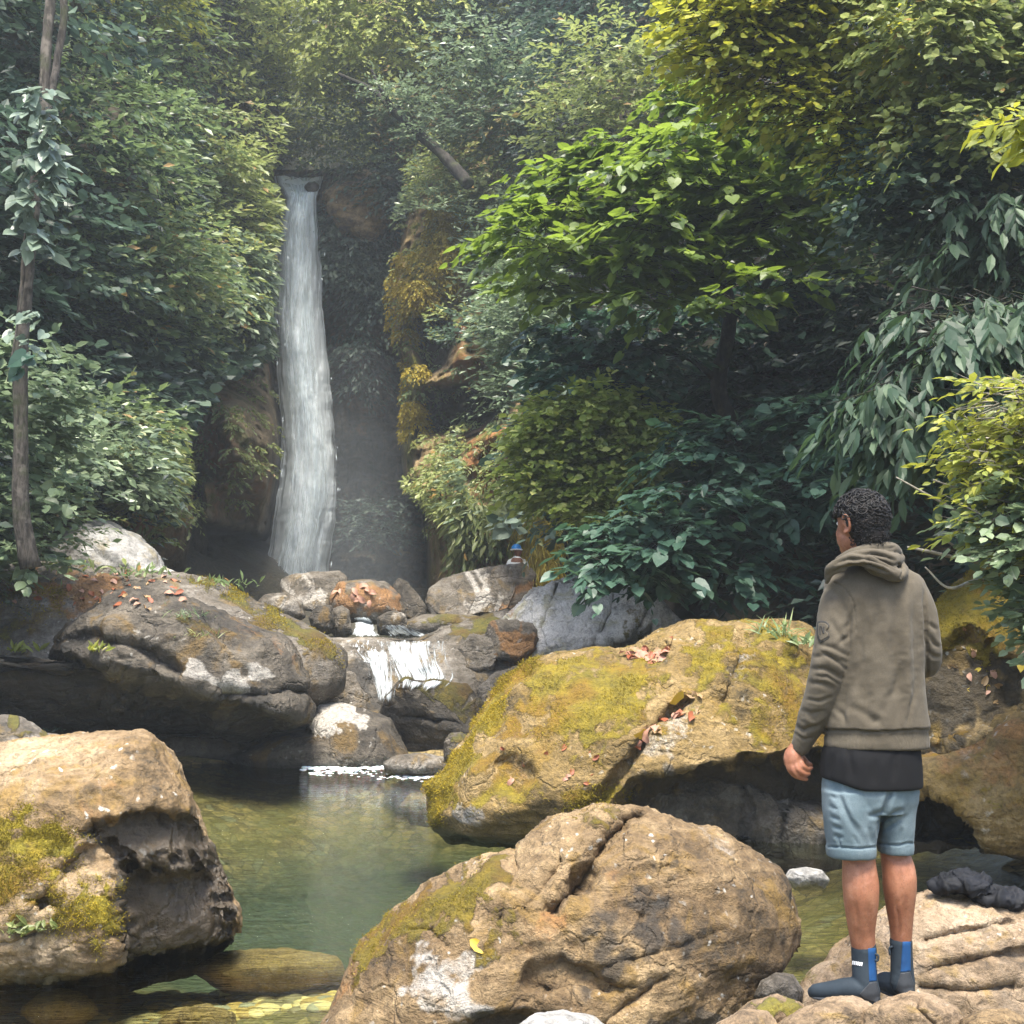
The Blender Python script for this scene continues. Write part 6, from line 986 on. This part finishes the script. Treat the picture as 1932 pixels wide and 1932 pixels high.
boot(([(1700, 1776, .045), (1701, 1800, .045), (1702, 1830, .045), (1703, 1856, .04)], [.039, .038, .040, .043]), ([(1708, 1868, .03), (1700, 1862, .07), (1688, 1857, .12), (1672, 1853, .19), (1662, 1852, .24)], [.034, .042, .040, .036, .028]),
     ([(1711, 1884, .02), (1700, 1879, .08), (1684, 1872, .15), (1664, 1866, .24)], [.033, .036, .038, .028]), z2, [(1703, 1776), (1718, 1777), (1718, 1832), (1699, 1834)],
     [(1699, 1836), (1717, 1834), (1726, 1862), (1722, 1880), (1700, 1882), (1690, 1868)], [([(1668, 1854, .22), (1660, 1853, .25)], [.03, .026])], [], [([(1683, 1786, .03), (1678, 1789, .03), (1679, 1800, .03)], [.004]*3)])

# ------------------------------------------------------------------ the small climber at the foot of the cliff
YC = 25.9
def C_(px, py, dy=0): return P(px, py, YC+dy)
cl = empty('person', tuple(C_(975, 1078)), 'tiny person in a blue helmet and white shirt peering over the rocks by the cliff', 'person'); co_ = np.array(cl.location)
hd = C_(977, 1040)
pb_ = [ellip(hd, (.078, .095, .11)), ellip(hd+np.array([.06, -.03, -.02]), (.03, .03, .02), None, 3), tube_w(np.array([hd, hd-np.array([0, 0, .15]), hd-np.array([.02, 0, .28])]), [.055, .055, .12], 14), tube_w(np.array([hd-np.array([.02, 0, .25]), hd-np.array([.0, 0, .6])]), [.15, .14], 16),
       tube_w(np.array([hd+np.array([-.16, 0, -.22]), hd+np.array([-.22, -.05, -.45]), hd+np.array([-.05, -.22, -.55])]), [.045, .04, .035], 10), tube_w(np.array([hd+np.array([.14, 0, -.22]), hd+np.array([.2, -.05, -.45]), hd+np.array([.08, -.22, -.55])]), [.045, .04, .035], 10),
       tube_w(np.array([hd+np.array([-.08, 0, -.62]), hd+np.array([-.1, -.35, -.6]), hd+np.array([-.1, -.38, -1.0])]), [.08, .065, .05], 12), tube_w(np.array([hd+np.array([.08, 0, -.62]), hd+np.array([.1, -.35, -.6]), hd+np.array([.1, -.38, -1.0])]), [.08, .065, .05], 12)]
v, q = remesh(pb_, .018, 2); obj('body', mesh_np('body', v-co_, q), M_skin, cl)
v, q = remesh([tube_w(np.array([hd-np.array([.02, 0, .19]), hd-np.array([.02, 0, .3]), hd-np.array([0, 0, .62])]), [.11, .175, .165], 16), tube_w(np.array([hd+np.array([-.15, 0, -.22]), hd+np.array([-.22, -.05, -.42])]), [.07, .06], 12), tube_w(np.array([hd+np.array([.13, 0, -.22]), hd+np.array([.2, -.05, -.42])]), [.07, .06], 12)], .02, 2); obj('shirt', mesh_np('shirt', v-co_, q), flat('white_shirt', (.75, .75, .72)), cl)
hv3, hf3 = ico(4); hh = hv3*np.array([.105, .125, .105]); hh[:, 2] = np.maximum(hh[:, 2], -.02); obj('helmet', mesh_np('helmet', hh+hd+np.array([-.03, 0, .045])-co_, hf3), flat('blue_helmet', (.02, .22, .60), .3), cl)
v, f = tube_w(np.array([hd+np.array([-.03+.115*math.cos(a), .13*math.sin(a), .03]) for a in np.linspace(0, 2*math.pi, 14)]), [.014]*14, 8, 2); obj('helmet_rim', mesh_np('helmet_rim', v-co_, f), M_white, cl)

# dark clothes left on the boulder
for nm, lb, els, sd_ in (('clothing', 'crumpled black top lying on the crest of the pinkish boulder', [((1800, 1664), .085, .05, .036), ((1830, 1660), .08, .06, .042), ((1848, 1672), .05, .05, .03)], 3), ('clothing', 'second heap of crumpled black cloth sagging down the side of the pinkish boulder', [((1862, 1684), .06, .05, .034), ((1885, 1686), .085, .06, .036), ((1905, 1694), .05, .05, .028)], 9)):
    parts = []
    for (px, py), a, b, c in els:
        parts.append(ellip(P(px, py+6, 5.45), (a, b*1.5, c*.72)))
    v, q = remesh(parts, .005, 6); n = qn(v, q); v = v+n*(.030*fbm(v*np.array([9, 9, 24])+1.5*fbm(v*7, 2, sd_)[:, None], 3, sd_, .6, True)+.006*fbm(v*45, 3, sd_, .6, True))[:, None]; c0 = v.mean(0)
    tag(obj(nm, mesh_np(nm, v-c0, q), M_cloth, loc=tuple(c0)), lb, 'clothes', 'clothes left on the boulder')
# ------------------------------------------------------------------ running water, foam, fallen leaves, tufts
def hits(u, v, Y):
    out = np.zeros(u.shape+(3,)); 
    for ix in np.ndindex(u.shape):
        p, n = hit(u[ix], v[ix]); out[ix] = np.array(p) if p is not None and abs(p[1]-Y[ix]) < 2.2 else P(u[ix], v[ix], Y[ix])
    return out
def flow(name, mt, rows, parent, n=60, nu=22, lift=.05, seed=0):
    """a skin of water that follows the rock seen behind it; rows (y, left, right, Y)"""
    r = spline(rows, n); S, _ = np.meshgrid(np.linspace(0, 1, nu), r[:, 0]); y = r[:, :1]+0*S; u = r[:, 1:2]*(1-S)+r[:, 2:3]*S; Yd = r[:, 3:4]+0*S
    q = hits(u, y, Yd); 
    for _ in range(2): q[1:-1, 1:-1] = .5*q[1:-1, 1:-1]+.125*(q[:-2, 1:-1]+q[2:, 1:-1]+q[1:-1, :-2]+q[1:-1, 2:])
    q = q+nrmz(CAMP-q)*lift; q[..., 1] -= .05*fbm(q*np.array([6, 6, 1.6])+seed, 4, seed)
    m = mesh_np(name, q.reshape(-1, 3)-np.array(parent.location), grid_faces(nu, n)[:, ::-1]); t_ = np.linspace(0, 1, n)[:, None]+0*S; set_uv(m, np.stack([S.ravel(), t_.ravel()], 1)); return obj(name, m, mt, parent)
M_casc = foam_mat('sliding_water', (.68, .74, .77), (13, 1.6, 1), (44, 5, 1), .38, .58, edge=.16, ends=True)
M_chut = foam_mat('white_chute', (.70, .76, .79), (9, 2.4, 1), (30, 7, 1), .30, .50, edge=.36, ends=True)
cs = empty('cascade', tuple(P(760, 1330, 18.6)), 'low cascade fanning over the wet ledge behind the dark angular boulder', 'cascade')
flow('right_stream', M_casc, [(1205, 700, 850, 20.4), (1222, 705, 846, 19.9), (1250, 715, 850, 19.3), (1280, 728, 858, 18.7), (1312, 735, 820, 18.3)], cs, seed=1)
flow('left_stream', M_casc, [(1222, 678, 742, 19.8), (1250, 686, 748, 19.3), (1280, 694, 750, 18.9), (1305, 704, 746, 18.5), (1335, 714, 740, 18.2)], cs, seed=3)
flow('thin_film', foam_mat('thin_film', (.8, .84, .86), (16, 2.6, 1), (40, 6, 1), .50, .62), [(1208, 640, 745, 20.4), (1228, 640, 745, 19.9), (1250, 660, 745, 19.4)], cs, seed=5)
ch = empty('chute', tuple(P(690, 1200, 22.6)), 'short white chute of water dropping between small boulders above the ledge', 'cascade')
flow('white_water', M_chut, [(1163, 662, 700, 23.0), (1175, 660, 712, 22.8), (1190, 656, 722, 22.4), (1203, 652, 735, 22.0)], ch, n=30, lift=.15, seed=7)
flow('side_spill', M_casc, [(1178, 715, 770, 22.6), (1190, 715, 800, 22.2), (1203, 720, 830, 21.8)], ch, n=20, lift=.12, seed=8)
zt = float(P(760, 1204.5, 20.6)[2]); a, b, c_, d_ = PZ(640, 1205, zt), PZ(850, 1205, zt), P(640, 1200, 24), P(860, 1200, 24)
o = obj('ledge_pool', mesh_np('ledge_pool', [(a[0], a[1], zt), (b[0], b[1], zt), (b[0]+.6, 24.2, zt), (a[0]-.3, 24.2, zt)], [(0, 1, 2, 3)], False), M_water); o['kind'] = 'structure'
def foam_patch(pts, n, r, seed):
    """froth: many small wet bubbles heaped along a line on the pool; pts (px, py)"""
    pl = spline(np.array(pts, float), 60); k = RNG.integers(0, 60, n); w = PZ(pl[k, 0]+RNG.normal(0, 7, n), pl[k, 1]+RNG.normal(0, 3.0, n), .012); v0, f0 = ico(1)
    s = r*RNG.uniform(.4, 1.5, n); v = w[:, None]+v0[None]*s[:, None, None]*np.array([2.2, 1.6, .55]); return v.reshape(-1, 3), (f0[None]+len(v0)*np.arange(n)[:, None, None]).reshape(-1, 3)
fm = merge([foam_patch([(575, 1450), (620, 1446), (680, 1449), (725, 1444)], 150, .022, 1), foam_patch([(590, 1460), (640, 1455), (700, 1460), (790, 1470)], 130, .012, 11), foam_patch([(760, 1462), (800, 1464), (845, 1460)], 90, .020, 2), foam_patch([(730, 1425), (800, 1428), (838, 1424)], 120, .02, 3), foam_patch([(640, 1440), (690, 1438), (720, 1441)], 60, .030, 5), foam_patch([(860, 1560), (930, 1566), (990, 1572)], 60, .012, 6)])
t = NT('foam_white'); M_foam = t.done(t.pbr((.80, .84, .85), .35, .5, Subsurface_Weight=.3)); o = obj('foam', mesh_np('foam', fm[0], fm[1]), M_foam); o['kind'] = 'stuff'

M_lv = [leaf_mat('dry_leaf_'+n, a, b, None, .6, .15, b) for n, a, b in (('rust', (.22, .06, .025), (.34, .11, .045)), ('pink', (.34, .17, .11), (.48, .27, .19)), ('yellow', (.48, .32, .03), (.62, .46, .06)), ('tan', (.28, .17, .08), (.36, .24, .12)))]
LT = []
for k in range(4):
    v = np.array([(0, 0, 0), (.2, .2, .08), (.27, .5, .12), (.18, .8, .05), (0, 1, -.04), (-.18, .8, .10), (-.26, .5, .05), (-.2, .2, .12), (0, .5, 0)]); v[:, 2] += .12*RNG.normal(size=9)
    m = mesh_np('fallen_leaf', v, [(0, 1, 8), (1, 2, 8), (2, 3, 8), (3, 4, 8), (4, 5, 8), (5, 6, 8), (6, 7, 8), (7, 0, 8)], True); m.materials.append(M_lv[k]); LT.append(m)
def drop_leaf(px, py, size, kind, label, group):
    p, n = hit(px, py)
    if p is None: return
    n = Vector(n); d = Vector(RNG.normal(size=3)); d = (d-n*d.dot(n)).normalized(); s = d.cross(n); M = Matrix((s*size, d*size, n*size)).transposed().to_4x4(); M.translation = p+n*size*.08
    o = bpy.data.objects.new('fallen_leaf', LT[kind]); o.matrix_world = M; COL.objects.link(o); tag(o, label, 'leaf', group)
drop_leaf(886, 1772, .085, 2, 'single bright yellow leaf resting on the brown veined boulder', None)
drop_leaf(1224, 1381, .17, 2, 'long yellow leaf lying in the cleft of the mossy boulder', None); drop_leaf(1262, 1328, .16, 2, 'yellow green leaf at the top of the cleft in the mossy boulder', None); drop_leaf(1925, 1235, .12, 2, 'yellow leaf caught on the ledge of the tall mossy rock', None)
for px, py, k in [(1190+RNG.random()*75, 1222+RNG.random()*26, int(RNG.choice([0, 1, 1, 3]))) for _ in range(34)]: drop_leaf(px, py, RNG.uniform(.08, .14), k, 'dry reddish leaf in the drift on the back of the mossy boulder', 'drift of leaves on the mossy boulder')
for i in range(26):
    t_ = RNG.random(); drop_leaf(1205+t_*105+RNG.normal(0, 7), 1400-t_*75+RNG.normal(0, 7), RNG.uniform(.07, .14), int(RNG.choice([0, 1, 3])), 'dry leaf lodged in the long cleft of the mossy boulder', 'leaves lodged in the cleft')
for i in range(60): drop_leaf(10+RNG.random()*330, 1082+RNG.random()*60, RNG.uniform(.07, .13), int(RNG.choice([0, 0, 3, 1])), 'dead brown leaf scattered on the long mossy ledge', 'dead leaves on the long ledge')
for i in range(16): drop_leaf(1800+RNG.random()*130, 1180+RNG.random()*150, RNG.uniform(.05, .08), int(RNG.choice([1, 3, 2])), 'small dry leaf clinging to the tall mossy rock', 'leaves on the tall mossy rock')
for i in range(14): drop_leaf(950+RNG.random()*170, 1400+RNG.random()*100, RNG.uniform(.05, .09), int(RNG.choice([1, 3, 0])), 'scrap of dry leaf stuck to the face of the mossy boulder', 'scraps of leaf on the boulder face')
for i in range(10): drop_leaf(640+RNG.random()*120, 1100+RNG.random()*45, RNG.uniform(.14, .22), 1, 'pale leaf stuck to the rust red boulder', 'pale leaves on the rust red boulder')

def tuft(px, py, n, size, mat, label, tpl='blade', width=1.0, spread=.8, droop=.35, rad=.05, name='grass_tuft', cat='plant', up=1.0):
    p, nr = hit(px, py)
    if p is None: return
    p = np.array(p); d = RNG.normal(0, spread, (n, 3)); d[:, 2] = abs(d[:, 2])*.5+up; d[:, 1] -= .3; pos = p+RNG.normal(0, rad, (n, 3))*np.array([1, 1, .15]); d[:, 2] -= droop*RNG.random(n)
    fr = leaf_frames(pos, d, np.array([0, -.6, 1.0])+RNG.normal(0, .4, (n, 3)), size*RNG.uniform(.5, 1.25, n)); o = empty(name, tuple(p), label, cat); b = obj('leaves' if tpl != 'blade' else 'blades', leaves_mesh(tpl, fr, p, width), mat, o); b['kind'] = 'stuff'
tuft(1468, 1196, 46, .24, F_mid, 'tuft of green strap leaves on the crown of the big mossy boulder', 'blade', .8, 1.1, 1.2, .10)
tuft(1500, 1215, 30, .14, F_mid, 'small weeds spilling down beside the strap leaves', 'lance', 1, 1.1, .9, .10)
tuft(70, 1748, 40, .075, F_olive, 'little pale fern growing low on the speckled boulder', 'lance', 1.2, 1.2, .6, .045, 'fern', up=.4)
tuft(38, 1758, 26, .06, F_olive, 'smaller pale fern beside the first on the speckled boulder', 'lance', 1.2, 1.2, .6, .04, 'fern', up=.4)
tuft(100, 1378, 60, .08, F_teal, 'dark green fern tuft behind the speckled boulder', 'lance', 1.2, 1.0, .5, .10, 'fern', up=.6)
tuft(345, 1165, 60, .16, F_mid, 'grassy tuft sprouting on top of the dark overhanging boulder', 'blade', 1.0, 1.0, .9, .13)
tuft(385, 1200, 40, .13, F_olive, 'thin grass hanging on the shoulder of the dark overhanging boulder', 'blade', 1.0, 1.0, 1.1, .12)
tuft(45, 1228, 40, .14, F_yel, 'yellow green weed on the flank of the dark overhanging boulder', 'lance', 1.0, 1.0, .8, .10)
tuft(185, 1228, 30, .12, F_yel, 'small yellow green weed in the corner of the overhang', 'lance', 1.0, 1.0, .8, .07)
tuft(250, 1085, 60, .14, F_mid, 'low weeds along the top edge of the long mossy ledge', 'lance', 1.0, 1.1, .6, .22)
tuft(120, 1075, 70, .16, F_olive, 'patch of weeds below the grey shelf', 'lance', 1.0, 1.1, .6, .3)
tuft(420, 1105, 60, .13, F_mid, 'weeds at the end of the long mossy ledge nearest the fall', 'lance', 1.0, 1.1, .6, .22)

# loose stones on the bed of the shallows
PB = []
for k in range(5):
    v, f = ico(3); m = mesh_np('pebble', v*np.array([1, .8, .42])*(1+.22*fbm(v*1.4+k*7, 3, k)[:, None]), f); m.materials.append(flat('pebble_stone', [(.40, .27, .09), (.52, .38, .14), (.22, .18, .10), (.60, .48, .24), (.30, .28, .20)][k], .6)); PB.append(m)
cnt = 0
for i in range(900):
    if i < 560: px, py = RNG.uniform(-40, 640), 1932-RNG.random()**1.4*95
    else: px, py = RNG.uniform(1500, 1940), RNG.uniform(1600, 1760)
    w = PZ(px, py, -.3); s = RNG.uniform(.03, .085)*(1 if i < 560 else 1.5); z = float(bed_z(w[0], w[1]))+s*.25
    if z > -.06: continue
    o = bpy.data.objects.new('pebble', PB[int(RNG.integers(0, 5))]); o.location = (w[0], w[1], z); o.scale = (s, s, s); o.rotation_euler = (0, 0, RNG.random()*6.3); COL.objects.link(o); tag(o, 'rounded brown pebble on the bed of the shallows', 'pebble', 'pebbles on the stream bed'); cnt += 1
    if cnt >= 290: break
# ------------------------------------------------------------------ air
def box(name, lo, hi):
    v = [(x, y, z) for x in (lo[0], hi[0]) for y in (lo[1], hi[1]) for z in (lo[2], hi[2])]
    return mesh_np(name, v, [(0, 1, 3, 2), (4, 6, 7, 5), (0, 4, 5, 1), (2, 3, 7, 6), (0, 2, 6, 4), (1, 5, 7, 3)], False)
t = NT('haze_air'); x = t.n('ShaderNodeVolumePrincipled'); x.inputs['Color'].default_value = (.86, .95, 1.0, 1); x.inputs['Density'].default_value = .0015; x.inputs['Anisotropy'].default_value = .2
M_haze = t.done(None, x.outputs[0]); o = obj('haze', box('haze', (-60, -12, -3.5), (60, 125, 60)), M_haze); o['kind'] = 'stuff'
t = NT('spray_mist'); x = t.n('ShaderNodeVolumePrincipled'); x.inputs['Color'].default_value = (.85, .93, 1.0, 1); x.inputs['Density'].default_value = .013
M_mist = t.done(None, x.outputs[0])
v, f = ico(4)
for k, (px, py, Y, r) in enumerate([(590, 1090, 35.4, (2.9, 1.5, 1.6)), (600, 1060, 35.6, (3.2, 1.8, 2.6)), (620, 1010, 35.9, (3.5, 2.1, 3.9)), (640, 960, 36.2, (3.9, 2.5, 5.4))]):
    o = obj('mist', mesh_np('mist', v*np.array(r)*(1+.3*fbm(v*1.2+k, 4, k)[:, None]), f), M_mist, loc=tuple(P(px, py, Y))); o['kind'] = 'stuff'
